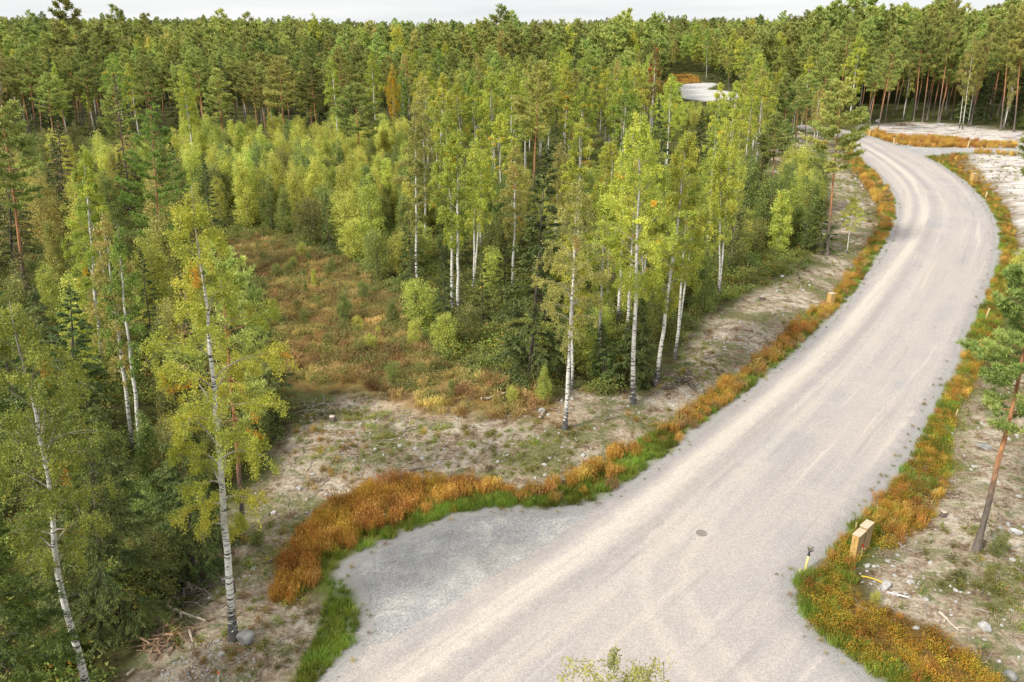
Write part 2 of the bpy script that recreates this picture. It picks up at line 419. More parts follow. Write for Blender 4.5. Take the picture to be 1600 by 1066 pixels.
# ------------------------------------------------------------------ tree builders
def crown_skeleton(rs, H, cb, R, nb, prof, elev, bend, trunkP, sub, sublen, subdroop, twig=0.0, plan=False, tlim=.98, f0=.28):
    """returns the limbs (polylines) and the twigs (start, end) that carry the leaves"""
    limbs, twigs, cl = [], [], []
    az = rs.rand() * 6.28
    for i in range(nb):
        t = cb + (tlim - cb) * ((i + rs.rand() * .8) / nb)
        tt = (t - cb) / (1 - cb)
        az += 2.4 + rs.normal() * .35
        L = R * max(prof(tt), .06) * rs.uniform(.68, 1.18)
        e = math.radians(elev(tt) + rs.normal() * 6)
        p = np.array([np.interp(t * H, trunkP[:, 2], trunkP[:, k]) for k in range(3)])
        hd = np.array([math.cos(az), math.sin(az), 0])
        pts = [p]; m = 7; ee = e; be = math.radians(bend(tt))
        wob = rs.normal(size=2) * .10
        for j in range(m):
            d = hd * math.cos(ee) + np.array([0, 0, math.sin(ee)]) + np.array([-hd[1], hd[0], 0]) * wob[0]
            pts.append(pts[-1] + d / np.linalg.norm(d) * L / m)
            ee += be / m
        pts = np.array(pts)
        limbs.append((pts, t, L))
        ns = max(2, int(round(sub * (L / R) ** .5)))
        c = rs.rand()
        for s in range(ns):
            f = rs.uniform(f0, 1.0) ** .8
            k = f * m; k0 = min(int(k), m - 1)
            q = pts[k0] + (pts[k0 + 1] - pts[k0]) * (k - k0)
            dr = pts[k0 + 1] - pts[k0]; dr /= np.linalg.norm(dr)
            a = rs.uniform(.4, 1.2) * rs.choice([-1, 1])
            side = np.array([-dr[1], dr[0], 0]); side /= max(np.linalg.norm(side), 1e-6)
            v = dr * math.cos(a) + side * math.sin(a)
            v = v + np.array([0, 0, subdroop + rs.normal() * (.08 if plan else .3)])
            v /= np.linalg.norm(v)
            l = sublen * L * (1.15 - .6 * f) * rs.uniform(.6, 1.3) + .06 * R
            e1 = q + v * l
            twigs.append((q, e1)); cl.append((c + rs.normal() * .12, k))
            if twig > 0 and rs.rand() < .8:
                e2 = e1 + np.array([rs.normal() * .1, rs.normal() * .1, -rs.uniform(.4, 1.3)]) * twig
                twigs.append((e1 * .6 + q * .4, e2)); cl.append((c + rs.normal() * .12, k))
                twigs.append((e1, e2 + rs.normal(size=3) * .08 * twig)); cl.append((c + rs.normal() * .12, k))
        twigs.append((pts[m // 2], pts[-1])); cl.append((c, m))
    return limbs, twigs, np.array([x[0] for x in cl])

def trunk_poly(rs, H, wob=.012, n=14):
    z = np.linspace(0, H, n)
    x = np.cumsum(rs.normal(size=n)) * wob * H / n * 2.2; y = np.cumsum(rs.normal(size=n)) * wob * H / n * 2.2
    x -= x[0]; y -= y[0]
    # keep the top above the base so that the lean is set by the object's rotation alone
    x -= x[-1] * z / H; y -= y[-1] * z / H
    return np.stack([x, y, z], 1)

def make_trunk(rs, T, H, P, limbs, r0, k=7, lk=4, limb_r=.32, flare=True, twigs=None, nt=0):
    z = P[:, 2] / H
    r = r0 * (1 - z) ** .85 + .006
    if flare: r = r * (1 + .45 * np.exp(-z * H / .35))
    T.add(P + np.array([0, 0, -.0]), r, k)
    for pts, t, L in limbs:
        rr = r0 * (1 - t) ** .85 * limb_r + .004
        T.add(pts, rr * np.linspace(1, .18, len(pts)), lk, False)
    if twigs is not None and nt:
        ix = rs.choice(len(twigs), min(nt, len(twigs)), False)
        for i in ix:
            a, b = twigs[i]
            T.add(np.array([a, (a + b) / 2, b]), [.010, .007, .003], 3, False)

def broadleaf(seed, H=16, wob=.014, jit=.075, cb=.38, R=2.6, nb=44, nleaf=16000, ls=.085, r0=None, stems=1, kind='birch', twigs_n=120, trunk_k=8, sub=6, shape='ovate'):
    rs = np.random.RandomState(seed)
    T = Tubes(); AT, AC = [], []
    if shape == 'ovate': prof = lambda t: (min(t / .34, 1) ** .55) * ((1 - max(t - .34, 0) / .66) ** .75)
    elif shape == 'column': prof = lambda t: (.75 + .25 * min(t / .3, 1)) * ((1 - max(t - .3, 0) / .7) ** .6)
    else: prof = lambda t: math.sqrt(max(1 - (2 * t - .9) ** 2, .05)) if t < .95 else .2
    for s in range(stems):
        h = H * (1 if s == 0 else rs.uniform(.72, .97))
        P = trunk_poly(rs, h, wob)
        if stems > 1:
            a = rs.rand() * 6.28; sp = rs.uniform(.3, 1) * R * .45 * (0.3 if s == 0 else 1)
            zz = (P[:, 2] / h) ** 1.1
            P[:, 0] += math.cos(a) * sp * zz; P[:, 1] += math.sin(a) * sp * zz
        limbs, tw, cl = crown_skeleton(rs, h, cb, R * (1 if stems == 1 else .72), nb, prof,
            lambda t: 38 + 30 * t, lambda t: -62 + 15 * t, P, sub, .38, -.10, twig=.55 * min(R / 2.4, 1.2), f0=.14)
        rr = r0 or (.0085 * h)
        make_trunk(rs, T, h, P, limbs, rr / (1 if stems == 1 else 1.3), trunk_k, 4, .40, True, tw, twigs_n // stems)
        AT += tw; AC.append(cl)
    tw = AT; cl = np.concatenate(AC)
    A = np.array([a for a, b in tw]); B = np.array([b for a, b in tw])
    ln = np.linalg.norm(B - A, axis=1) + .15
    w = ln * rs.uniform(.05, 1, len(ln)) ** 1.6
    ix = rs.choice(len(A), nleaf, p=w / w.sum())
    f = rs.rand(nleaf, 1) ** .8
    C = A[ix] + (B - A)[ix] * f + rs.normal(size=(nleaf, 3)) * jit * (ls / .085) ** .7
    D = unit(rs.normal(size=(nleaf, 3)) + np.array([0, 0, -.7]))
    L = ls * rs.uniform(.7, 1.35, nleaf)
    acc = rs.rand(len(A)); clump = np.clip(cl * .9, 0, .92)
    clump = np.where(acc > .985, 1.0, clump)              # a few twigs have turned
    cm = leaf_mesh(kind + "_crown", C, D, L, L * .78, clump[ix], seed)
    return T.mesh(kind + "_trunk", H), cm

def pine(seed, H=17, pt=.62, cb=.5, R=2.3, nb=40, tufts=1500, per=9, nl=.17, nw=.03, r0=None, trunk_k=8, flat=False):
    rs = np.random.RandomState(seed)
    T = Tubes(); P = trunk_poly(rs, H, .010)
    prof = lambda t: (.55 + .45 * min(t / .3, 1)) * (max(1 - max(t - .3, 0) / .72, .02) ** pt)
    limbs, tw, cl = crown_skeleton(rs, H, cb, R, nb, prof, lambda t: -6 + 52 * t ** 1.3, lambda t: 28 - 20 * t, P, 7, .42, .14, plan=True, tlim=.97)
    rr = r0 or .0085 * H
    # dead stubs below the crown
    st = []
    for i in range(7):
        t = rs.uniform(cb * .55, cb); az = rs.rand() * 6.28; L = rs.uniform(.4, 1.3)
        p = np.array([np.interp(t * H, P[:, 2], P[:, k]) for k in range(3)])
        d = np.array([math.cos(az), math.sin(az), rs.uniform(-.25, .15)])
        st.append((np.array([p, p + d * L * .5, p + d * L + [0, 0, -.08]]), .93, L))
    make_trunk(rs, T, H, P, limbs + st, rr, trunk_k, 4, .36, True, tw, 60)
    A = np.array([a for a, b in tw]); B = np.array([b for a, b in tw])
    w = (np.linalg.norm(B - A, axis=1) + .1) * rs.uniform(.4, 1.5, len(A))
    ix = rs.choice(len(A), tufts, p=w / w.sum())
    f = 1 - rs.rand(tufts, 1) ** 1.6
    C = A[ix] + (B - A)[ix] * f + rs.normal(size=(tufts, 3)) * np.array([.08, .08, .05])
    dr = unit((B - A)[ix] + np.array([0, 0, .35]))
    n = tufts * per
    D = unit(np.repeat(dr, per, 0) * .75 + rs.normal(size=(n, 3)) * .62)
    L = nl * rs.uniform(.7, 1.25, n)
    CC = np.repeat(C, per, 0) + D * L[:, None] * .5
    clump = np.repeat(np.clip(cl[ix] * .7 + rs.rand(tufts) * .3, 0, .96), per)
    return T.mesh("pine_trunk", H), leaf_mesh("pine_crown", CC, D, L, nw, clump, seed, kite=False)

def spruce(seed, H=14, cb=.04, R=2.1, nb=70, nleaf=14000, nl=.22, nw=.05, r0=None, thin=1.0, trunk_k=7):
    rs = np.random.RandomState(seed)
    T = Tubes(); P = trunk_poly(rs, H, .006)
    prof = lambda t: (1 - t) ** .82 * .97 + .03
    limbs, tw, cl = crown_skeleton(rs, H, cb, R, nb, prof, lambda t: -8 + 50 * t ** 2, lambda t: -6 - 16 * (1 - t), P, 11, .30, -.22, plan=True, tlim=.995)
    make_trunk(rs, T, H, P, limbs, r0 or .0085 * H, trunk_k, 3, .22, True)
    A = np.array([a for a, b in tw]); B = np.array([b for a, b in tw])
    w = np.linalg.norm(B - A, axis=1) + .05
    w = w * (rs.rand(len(w)) < thin)
    ix = rs.choice(len(A), nleaf, p=w / w.sum())
    f = rs.rand(nleaf, 1)
    C = A[ix] + (B - A)[ix] * f + rs.normal(size=(nleaf, 3)) * .035 + np.array([0, 0, -.03])
    D = unit(unit((B - A)[ix]) + rs.normal(size=(nleaf, 3)) * .42 + np.array([0, 0, -.28]))
    L = nl * rs.uniform(.6, 1.3, nleaf)
    clump = np.clip(cl[ix] * .6 + .4 * f[:, 0], 0, 1)
    top = C[:, 2] > H * .93
    # leader tuft
    k = 60
    Ct = np.stack([rs.normal(size=k) * .04, rs.normal(size=k) * .04, rs.uniform(.93, 1.01, k) * H], 1)
    C = np.concatenate([C, Ct]); D = np.concatenate([D, unit(rs.normal(size=(k, 3)) + [0, 0, 1.2])]); L = np.concatenate([L, np.full(k, nl)]); clump = np.concatenate([clump, rs.rand(k)])
    return T.mesh("spruce_trunk", H), leaf_mesh("spruce_crown", C, D, L, nw, clump, seed, kite=True)

# ------------------------------------------------------------------ placing
BUILT = {}
def put_tree(name, meshes, mats, x, y, H, H0, rotz=None, lean=(0, 0), wid=1.0, label=None, cat=None, group=None, z=None):
    """an Empty at the base with the trunk and the crown under it; meshes are shared between repeats"""
    tm, cm = meshes
    e = empty(name, (x, y, (hz(x, y) if z is None else z) - .05))
    s = H / H0
    q = Vector((math.tan(lean[0]), math.tan(lean[1]), 1)).to_track_quat('Z', 'Y') if lean != (0, 0) else Euler((0, 0, 0)).to_quaternion()
    rz = random.uniform(0, 6.28) if rotz is None else rotz
    e.rotation_euler = (Vector((0, 0, 1)).rotation_difference(Vector((math.tan(lean[0]), math.tan(lean[1]), 1))).to_matrix() @ Matrix.Rotation(rz, 3, 'Z')).to_euler()
    e.scale = (s * wid, s * wid, s)
    tag(e, label, cat, group)
    if not len(tm.materials): tm.materials.append(mats[0])
    key = (cm.name, mats[1].name)
    if key not in BUILT:
        c = cm if not len(cm.materials) else cm.copy()
        c.materials.clear(); c.materials.append(mats[1]); BUILT[key] = c
    t = link("trunk", tm, None, e); c = link("crown", BUILT[key], None, e)
    return e

def from_px(bx, by, tx, ty):
    """base and top of a tree as seen -> position, height, sideways lean"""
    x, y = G(bx, by)
    u, v = (tx - 800) / F, (ty - 533) / F
    t = y / (CS - v * SN)
    X, Z = u * t, CAM_H - (SN + v * CS) * t
    return x, y, Z, math.atan2(X - x, Z)

random.seed(4)

# ------------------------------------------------------------------ terrain
def build_ground():
    ys = np.concatenate([np.linspace(-25, 10, 30, endpoint=False), 10 * (1500 / 10) ** np.linspace(0, 1, 560)])
    a = np.linspace(-1, 1, 561)
    hw = 26 + np.maximum(ys, 0) * .92
    X = a[None, :] * hw[:, None]; Y = ys[:, None] + 0 * a[None, :]
    x, y = X.ravel(), Y.ravel()
    z = height(x, y)
    n = x.size
    jit = lambda s, o: (fbm(x, y, s, o) - .5)
    near = y < 380
    m1 = np.zeros((n, 4)); m2 = np.zeros((n, 4)); m1[:, 3] = m2[:, 3] = 1
    def soft(polys, wdt, js, o):
        r = np.zeros(n)
        s = sd_any(x[near], y[near], polys)
        dist = np.hypot(x[near], y[near])
        ww = wdt * np.clip(dist / 40, .5, 4)
        r[near] = sm(-ww, ww, s + jit(js, o)[near] * ww * 2.2)
        return r
    m1[:, 0] = soft(CLEARS + [CLEAR_L], 1.0, 3, 3)      # bare clearing
    m1[:, 1] = soft([GOLD], 1.6, 4, 4)                  # dry grass
    m1[:, 2] = soft(VERGES + [FARBANK], .5, 1.5, 5)     # verge
    m2[:, 0] = soft([CLEARS[0], CLEARS[1]], 1.0, 3, 6)  # scraped rock
    s = np.full(n, -99.); s[near] = sd_any(x[near], y[near], PAVED)
    m2[:, 1] = sm(-.7, -.05, s + jit(.8, 7) * .9)          # gravel spill
    m2[:, 2] = sm(-1.9, -.5, s + jit(1.2, 8) * 1.6)       # green strip beside the gravel
    ny, nx = X.shape
    i = np.arange(ny - 1)[:, None] * nx + np.arange(nx - 1)[None, :]
    Q = np.stack([i, i + 1, i + nx + 1, i + nx], -1).reshape(-1, 4)
    me = mesh_np("ground", np.stack([x, y, z], 1), Q, pattr={'m1': m1, 'm2': m2}, smooth=True)
    m, nn, l, out = newmat("ground_soil")
    ge = nn.new('ShaderNodeNewGeometry'); pos = ge.outputs['Position']
    a1 = nn.new('ShaderNodeSeparateColor'); a2 = nn.new('ShaderNodeSeparateColor')
    l.new(attr(nn, 'm1').outputs['Color'], a1.inputs[0]); l.new(attr(nn, 'm2').outputs['Color'], a2.inputs[0])
    big = noise(nn, l, pos, .22, 5, .6); mid = noise(nn, l, pos, 1.1, 6, .65, .3); fine = noise(nn, l, pos, 6, 6, .7); grit = noise(nn, l, pos, 28, 3, .7)
    floor = ramp(nn, [(.3, (.035, .030, .014)), (.45, (.07, .06, .022)), (.58, (.075, .095, .024)), (.75, (.16, .12, .05))]); l.new(mid.outputs['Fac'], floor.inputs[0])
    bare = ramp(nn, [(.38, (.125,.088,.052)), (.45, (.30,.22,.145)), (.52, (.50,.41,.305)), (.61, (.74,.67,.56))]); l.new(math_(nn, l, 'ADD', math_(nn, l, 'MULTIPLY', fine.outputs['Fac'], .35), math_(nn, l, 'MULTIPLY', mid.outputs['Fac'], .65)), bare.inputs[0])
    bare2 = mixc(nn, l, mrange(nn, l, grit.outputs['Fac'], .35, .7), bare.outputs[0], mixc(nn, l, .35, bare.outputs[0], (.10, .075, .05)))
    mossf = mrange(nn, l, math_(nn, l, 'ADD', big.outputs['Fac'], math_(nn, l, 'MULTIPLY', mid.outputs['Fac'], .8)), .86, 1.0)
    moss = ramp(nn, [(.3, (.055, .065, .02)), (.5, (.11, .125, .03)), (.7, (.24, .19, .06))]); l.new(fine.outputs['Fac'], moss.inputs[0])
    bare3 = mixc(nn, l, math_(nn, l, 'MULTIPLY', mossf, .85), bare2, moss.outputs[0])
    rock = ramp(nn, [(.36, (.22, .16, .12)), (.46, (.52, .455, .40)), (.64, (.78, .74, .69))])
    vs = nn.new('ShaderNodeMapping'); vs.inputs['Scale'].default_value = (.35, 1.2, 1); l.new(pos, vs.inputs[0])
    rn = noise(nn, l, vs.outputs[0], .55, 7, .7, .4); l.new(rn.outputs['Fac'], rock.inputs[0])
    gold = ramp(nn, [(.3, (.13, .085, .03)), (.5, (.30, .175, .06)), (.7, (.42, .29, .12))]); l.new(mid.outputs['Fac'], gold.inputs[0])
    verge = ramp(nn, [(.3, (.07, .06, .02)), (.5, (.17, .095, .025)), (.7, (.25, .17, .06))]); l.new(fine.outputs['Fac'], verge.inputs[0])
    grav = ramp(nn, [(.3, (.25,.235,.225)), (.5, (.38,.36,.34)), (.7, (.50,.475,.45))]); l.new(grit.outputs['Fac'], grav.inputs[0])
    c = mixc(nn, l, a1.outputs[0], floor.outputs[0], bare3)
    c = mixc(nn, l, math_(nn, l, 'MULTIPLY', a2.outputs[0], .9), c, rock.outputs[0])
    c = mixc(nn, l, math_(nn, l, 'MULTIPLY', a1.outputs[1], .8), c, gold.outputs[0])
    c = mixc(nn, l, math_(nn, l, 'MULTIPLY', a1.outputs[2], .9), c, verge.outputs[0])
    c = mixc(nn, l, math_(nn, l, 'MULTIPLY', a2.outputs[2], mrange(nn, l, mid.outputs['Fac'], .3, .5, .25, .9)), c, mixc(nn, l, fine.outputs['Fac'], (.09, .13, .02), (.22, .26, .05)))
    c = mixc(nn, l, a2.outputs[1], c, grav.outputs[0])
    p = nn.new('ShaderNodeBsdfPrincipled'); p.inputs['Roughness'].default_value = .95; p.inputs['Specular IOR Level'].default_value = .1
    l.new(c, p.inputs['Base Color'])
    b = nn.new('ShaderNodeBump'); b.inputs['Strength'].default_value = .9; b.inputs['Distance'].default_value = .12
    l.new(math_(nn, l, 'ADD', fine.outputs['Fac'], math_(nn, l, 'MULTIPLY', grit.outputs['Fac'], .35)), b.inputs['Height'])
    l.new(b.outputs[0], p.inputs['Normal']); l.new(p.outputs[0], out.inputs[0])
    tag(link("ground", me, m), kind='structure')
build_ground()

def resample(P, step):
    P = np.asarray(P); Q = []
    for i in range(len(P)):
        a, b = P[i], P[(i + 1) % len(P)]
        k = max(1, int(np.linalg.norm(b - a) / step))
        Q += [a + (b - a) * j / k for j in range(k)]
    return np.array(Q)

# wheel lines of the road, surveyed the same way
LINE_MAIN = np.array([G(*p) for p in [(560,1110),(700,1010),(800,935),(900,868),(1000,795),(1100,712),(1180,645),(1260,575),(1330,505),(1390,430),(1432,370),(1448,330),(1436,290),(1400,258),(1360,232),(1320,213),(1270,203),(1240,196)]])
LINE_MAIN = chaikin(LINE_MAIN, 2, False)
LINE_TURN = chaikin(np.array([G(*p) for p in [(1180,1110),(1105,1040),(1062,985),(1035,930),(1035,880),(1075,820),(1130,760),(1200,690),(1270,620)]]), 2, False)
def line_uv(x, y, P):
    bd = np.full(x.shape, 1e9); bu = np.zeros(x.shape); bv = np.zeros(x.shape); s0 = 0
    for i in range(len(P) - 1):
        a, b = P[i], P[i + 1]; ab = b - a; L = np.linalg.norm(ab); d_ = ab / L
        t = (x - a[0]) * d_[0] + (y - a[1]) * d_[1]; tc_ = np.clip(t, 0, L)
        dx, dy = x - a[0] - tc_ * d_[0], y - a[1] - tc_ * d_[1]
        d = np.hypot(dx, dy); sgn = np.sign(dx * -d_[1] + dy * d_[0])
        k = d < bd
        bd = np.where(k, d, bd); bu = np.where(k, d * sgn, bu); bv = np.where(k, s0 + tc_, bv); s0 += L
    return bu, bv

def sheet(name, P, z, mat, jitter=.18, step=.35, grid=.8, smooth=1):
    P = chaikin(P, smooth); P = resample(P, step)
    cx = P.mean(0)
    dist = np.hypot(P[:, 0], P[:, 1])
    nrm = np.roll(P, -1, 0) - np.roll(P, 1, 0); nrm = unit(np.stack([nrm[:, 1], -nrm[:, 0]], 1))
    P = P + nrm * ((fbm(P[:, 0], P[:, 1], 1.3, 11) - .5) * 2 * jitter + (vn(P[:, 0], P[:, 1], .4, 13) - .5) * jitter)[:, None]
    gx, gy = np.meshgrid(np.arange(P[:, 0].min(), P[:, 0].max(), grid), np.arange(P[:, 1].min(), P[:, 1].max(), grid))
    gx, gy = gx.ravel() + _rs.rand(gx.size) * .2, gy.ravel() + _rs.rand(gy.size) * .2
    k = (sd(gx, gy, P[::3]) > grid * .5)
    pts = [Vector(p) for p in P] + [Vector((a, b)) for a, b in zip(gx[k], gy[k])]
    n = len(P)
    r = delaunay_2d_cdt(pts, [(i, (i + 1) % n) for i in range(n)], [], 0, 1e-4)
    V = np.array([(v.x, v.y) for v in r[0]])
    tri = np.array([f for f in r[2] if len(f) == 3])
    cc = V[tri].mean(1)
    tri = tri[inpoly(cc[:, 0], cc[:, 1], P)]
    a, b, c = V[tri[:, 0]], V[tri[:, 1]], V[tri[:, 2]]
    fl = ((b - a)[:, 0] * (c - a)[:, 1] - (b - a)[:, 1] * (c - a)[:, 0]) < 0
    tri[fl] = tri[fl][:, ::-1]
    x, y = V[:, 0], V[:, 1]
    s = np.abs(sd(x, y, P[::3]))
    u, v = line_uv(x, y, LINE_MAIN); u2, v2 = line_uv(x, y, LINE_TURN)
    zz = z - .11 * (1 - sm(0, .8, s)) + (fbm(x, y, 3, 15) - .5) * .05 * sm(0, 1, s)
    C1 = np.stack([u * .01 + .5, v * .002, u2 * .01 + .5, np.ones_like(u)], 1)
    C2 = np.stack([np.clip(s / 4, 0, 1), v2 * .005, 0 * u, np.ones_like(u)], 1)
    me = mesh_np(name, np.stack([x, y, zz], 1), None, tri, pattr={'uvl': C1, 'edg': C2}, smooth=True)
    return tag(link(name, me, mat), kind='structure')

def gravel_mat(name, tone, dark, cream, blue, ruts=True):
    ga = 1.0 if ruts else 1.7
    m, n, l, out = newmat(name)
    ge = n.new('ShaderNodeNewGeometry'); pos = ge.outputs['Position']
    s1 = n.new('ShaderNodeSeparateColor'); l.new(attr(n, 'uvl').outputs['Color'], s1.inputs[0])
    s2 = n.new('ShaderNodeSeparateColor'); l.new(attr(n, 'edg').outputs['Color'], s2.inputs[0])
    al = attr(n, 'uvl')
    u = math_(n, l, 'MULTIPLY', math_(n, l, 'SUBTRACT', s1.outputs[0], .5), 100)
    v = math_(n, l, 'MULTIPLY', s1.outputs[1], 500)
    u2 = math_(n, l, 'MULTIPLY', math_(n, l, 'SUBTRACT', s1.outputs[2], .5), 100)
    v2 = math_(n, l, 'MULTIPLY', s2.outputs[1], 200)
    big = noise(n, l, pos, .22, 4, .6, .5); mid = noise(n, l, pos, 1.3, 5, .65); grit = noise(n, l, pos, 16, 4, .75); peb = n.new('ShaderNodeTexVoronoi')
    peb.inputs['Scale'].default_value = 22; l.new(pos, peb.inputs['Vector'])
    col = mixc(n, l, mrange(n, l, big.outputs['Fac'], .35, .65), tone, blue)
    if ruts:
        def streak(uu, vv, sc, o):
            cb = n.new('ShaderNodeCombineXYZ'); l.new(math_(n, l, 'MULTIPLY', uu, 1.0), cb.inputs[0]); l.new(math_(n, l, 'MULTIPLY', vv, .035), cb.inputs[1]); cb.inputs[2].default_value = o
            return noise(n, l, cb.outputs[0], sc, 4, .6)
        st = streak(u, v, 1.5, 0); st2 = streak(u, v, .7, 5)
        col = mixc(n, l, mrange(n, l, st2.outputs['Fac'], .42, .62), col, tone)
        wob = math_(n, l, 'MULTIPLY', math_(n, l, 'SUBTRACT', mid.outputs['Fac'], .5), .9)
        def band(uu, c_, w_, amp):
            d = math_(n, l, 'ABSOLUTE', math_(n, l, 'SUBTRACT', math_(n, l, 'ADD', uu, wob), c_))
            return math_(n, l, 'MULTIPLY', mrange(n, l, d, w_, w_ * .25, 0, 1), amp)
        b = math_(n, l, 'MAXIMUM', band(u, 0, .75, .85), band(u, 1.75, .6, .45))
        b = math_(n, l, 'MAXIMUM', b, band(u, -2.3, .55, .35))
        bt = math_(n, l, 'MAXIMUM', band(u2, .8, .5, .38), band(u2, -.8, .45, .32))
        bt = math_(n, l, 'MULTIPLY', bt, mrange(n, l, v2, 26, 12, 0, 1))
        b = math_(n, l, 'MAXIMUM', b, bt)
        b = math_(n, l, 'MULTIPLY', b, mrange(n, l, st.outputs['Fac'], .3, .6, .45, 1))
        b = math_(n, l, 'MAXIMUM', b, mrange(n, l, st.outputs['Fac'], .56, .70, 0, .5))
        col = mixc(n, l, b, col, cream)
        dk = math_(n, l, 'MULTIPLY', mrange(n, l, st.outputs['Fac'], .44, .30), .6)
        dk = math_(n, l, 'MAXIMUM', dk, math_(n, l, 'MULTIPLY', math_(n, l, 'MAXIMUM', band(u, -1.15, .45, .55), band(u, 1.0, .3, .3)), mrange(n, l, st2.outputs['Fac'], .4, .6, .3, 1)))
        col = mixc(n, l, dk, col, dark)
    else:
        b2 = noise(n, l, pos, .6, 8, .74, .3)
        col = mixc(n, l, mrange(n, l, b2.outputs['Fac'], .48, .68, 0, .7), col, dark)
        col = mixc(n, l, mrange(n, l, b2.outputs['Fac'], .50, .34, 0, .8), col, cream)
        col = mixc(n, l, mrange(n, l, mid.outputs['Fac'], .55, .72, 0, .45), col, dark)
    # loose bluish stones along the edge
    e = math_(n, l, 'ADD', math_(n, l, 'MULTIPLY', s2.outputs[0], 4), math_(n, l, 'MULTIPLY', math_(n, l, 'SUBTRACT', mid.outputs['Fac'], .5), 1.6))
    col = mixc(n, l, mrange(n, l, e, 1.0, .1, 0, .9), col, tuple(v * .86 for v in blue))
    k = math_(n, l, 'MULTIPLY', grit.outputs['Fac'], 1.0)
    h = n.new('ShaderNodeHueSaturation'); l.new(col, h.inputs['Color']); l.new(mrange(n, l, k, .3, .72, 1 - .14 * ga, 1 + .12 * ga), h.inputs['Value'])
    h2 = n.new('ShaderNodeHueSaturation'); l.new(h.outputs[0], h2.inputs['Color'])
    sc = n.new('ShaderNodeSeparateColor'); l.new(peb.outputs['Color'], sc.inputs[0])
    l.new(mrange(n, l, sc.outputs[0], 0, 1, 1 - .14 * ga, 1 + .11 * ga, False), h2.inputs['Value'])
    p = n.new('ShaderNodeBsdfPrincipled'); p.inputs['Roughness'].default_value = .95; p.inputs['Specular IOR Level'].default_value = .12
    l.new(h2.outputs[0], p.inputs['Base Color'])
    bm = n.new('ShaderNodeBump'); bm.inputs['Strength'].default_value = .6; bm.inputs['Distance'].default_value = .03
    l.new(math_(n, l, 'ADD', grit.outputs['Fac'], math_(n, l, 'MULTIPLY', mid.outputs['Fac'], 1.5)), bm.inputs['Height']); l.new(bm.outputs[0], p.inputs['Normal'])
    l.new(p.outputs[0], out.inputs[0])
    return m
M['road'] = gravel_mat("road_gravel", (.425,.375,.338), (.29,.26,.248), (.565,.50,.425), (.36,.335,.322))
M['pad'] = gravel_mat("coarse_grey_gravel", (.40,.378,.35), (.25,.238,.23), (.50,.468,.42), (.335,.328,.322), False)
M['far'] = gravel_mat("pale_far_gravel", (.60,.58,.55), (.42,.40,.37), (.68,.66,.62), (.55,.53,.50), False)
sheet("gravel_lot", PAD, -.012, M['pad'], .22)
sheet("gravel_track", TRACK, -.004, M['pad'], .2, .6, 1.5)
sheet("gravel_road", ROAD, .02, M['road'], .16)
sheet("far_gravel", FARGRAVEL, .0, M['far'], .6, 1.5, 3)

# ------------------------------------------------------------------ tree kinds
LODF = [dict(seed=s) for s in range(6)]
birchF = [broadleaf(100 + i, H=16, cb=.30 + .06 * (i % 3), R=2.3 + .3 * (i % 3), nb=38, nleaf=9000, ls=.15, sub=5, twigs_n=40, trunk_k=6, stems=1 + (i % 4 == 3)) for i in range(6)]
birchM = [broadleaf(140 + i, H=16, cb=.34 + .05 * (i % 3), R=1.9 + .25 * (i % 3), nb=42, nleaf=16000, ls=.10, sub=6, twigs_n=90, stems=1 + (i % 3 == 2)) for i in range(5)]
youngF = [broadleaf(200 + i, H=6, cb=.05, R=1.35 + .25 * (i % 3), nb=30, nleaf=9000, ls=.095, r0=.04, stems=2 + i % 3, kind='young_birch', shape='column', sub=4, twigs_n=40, trunk_k=5, jit=.13) for i in range(6)]
bushF = [broadleaf(230 + i, H=3.2, cb=.03, R=1.5, nb=20, nleaf=6000, ls=.075, r0=.03, stems=4, kind='shrub', shape='round', sub=4, twigs_n=60, trunk_k=5, jit=.12) for i in range(4)]
pineF = [pine(300 + i, H=17, cb=.44 + .05 * (i % 3), R=2.5 + .35 * (i % 3), nb=42, tufts=1700, per=9, nl=.32, nw=.058, pt=(.95, .7, 1.1)[i % 3]) for i in range(6)]
spruceF = [spruce(400 + i, H=13, cb=.05 + .05 * (i % 2), R=2.1 + .3 * (i % 3), nb=75, nleaf=10000, nl=.30, nw=.10) for i in range(5)]
spruceM = [spruce(420 + i, H=13, cb=.04, R=2.0 + .2 * i, nb=90, nleaf=22000, nl=.20, nw=.06) for i in range(3)]
H0 = {'birch': 16, 'young': 6, 'bush': 3.2, 'pine': 17, 'spruce': 13}

TREES = []          # (x, y, radius) of everything planted
def clear_of(x, y, r):
    for a, b, c in TREES:
        if (a - x) ** 2 + (b - y) ** 2 < (r + c) ** 2: return False
    return True

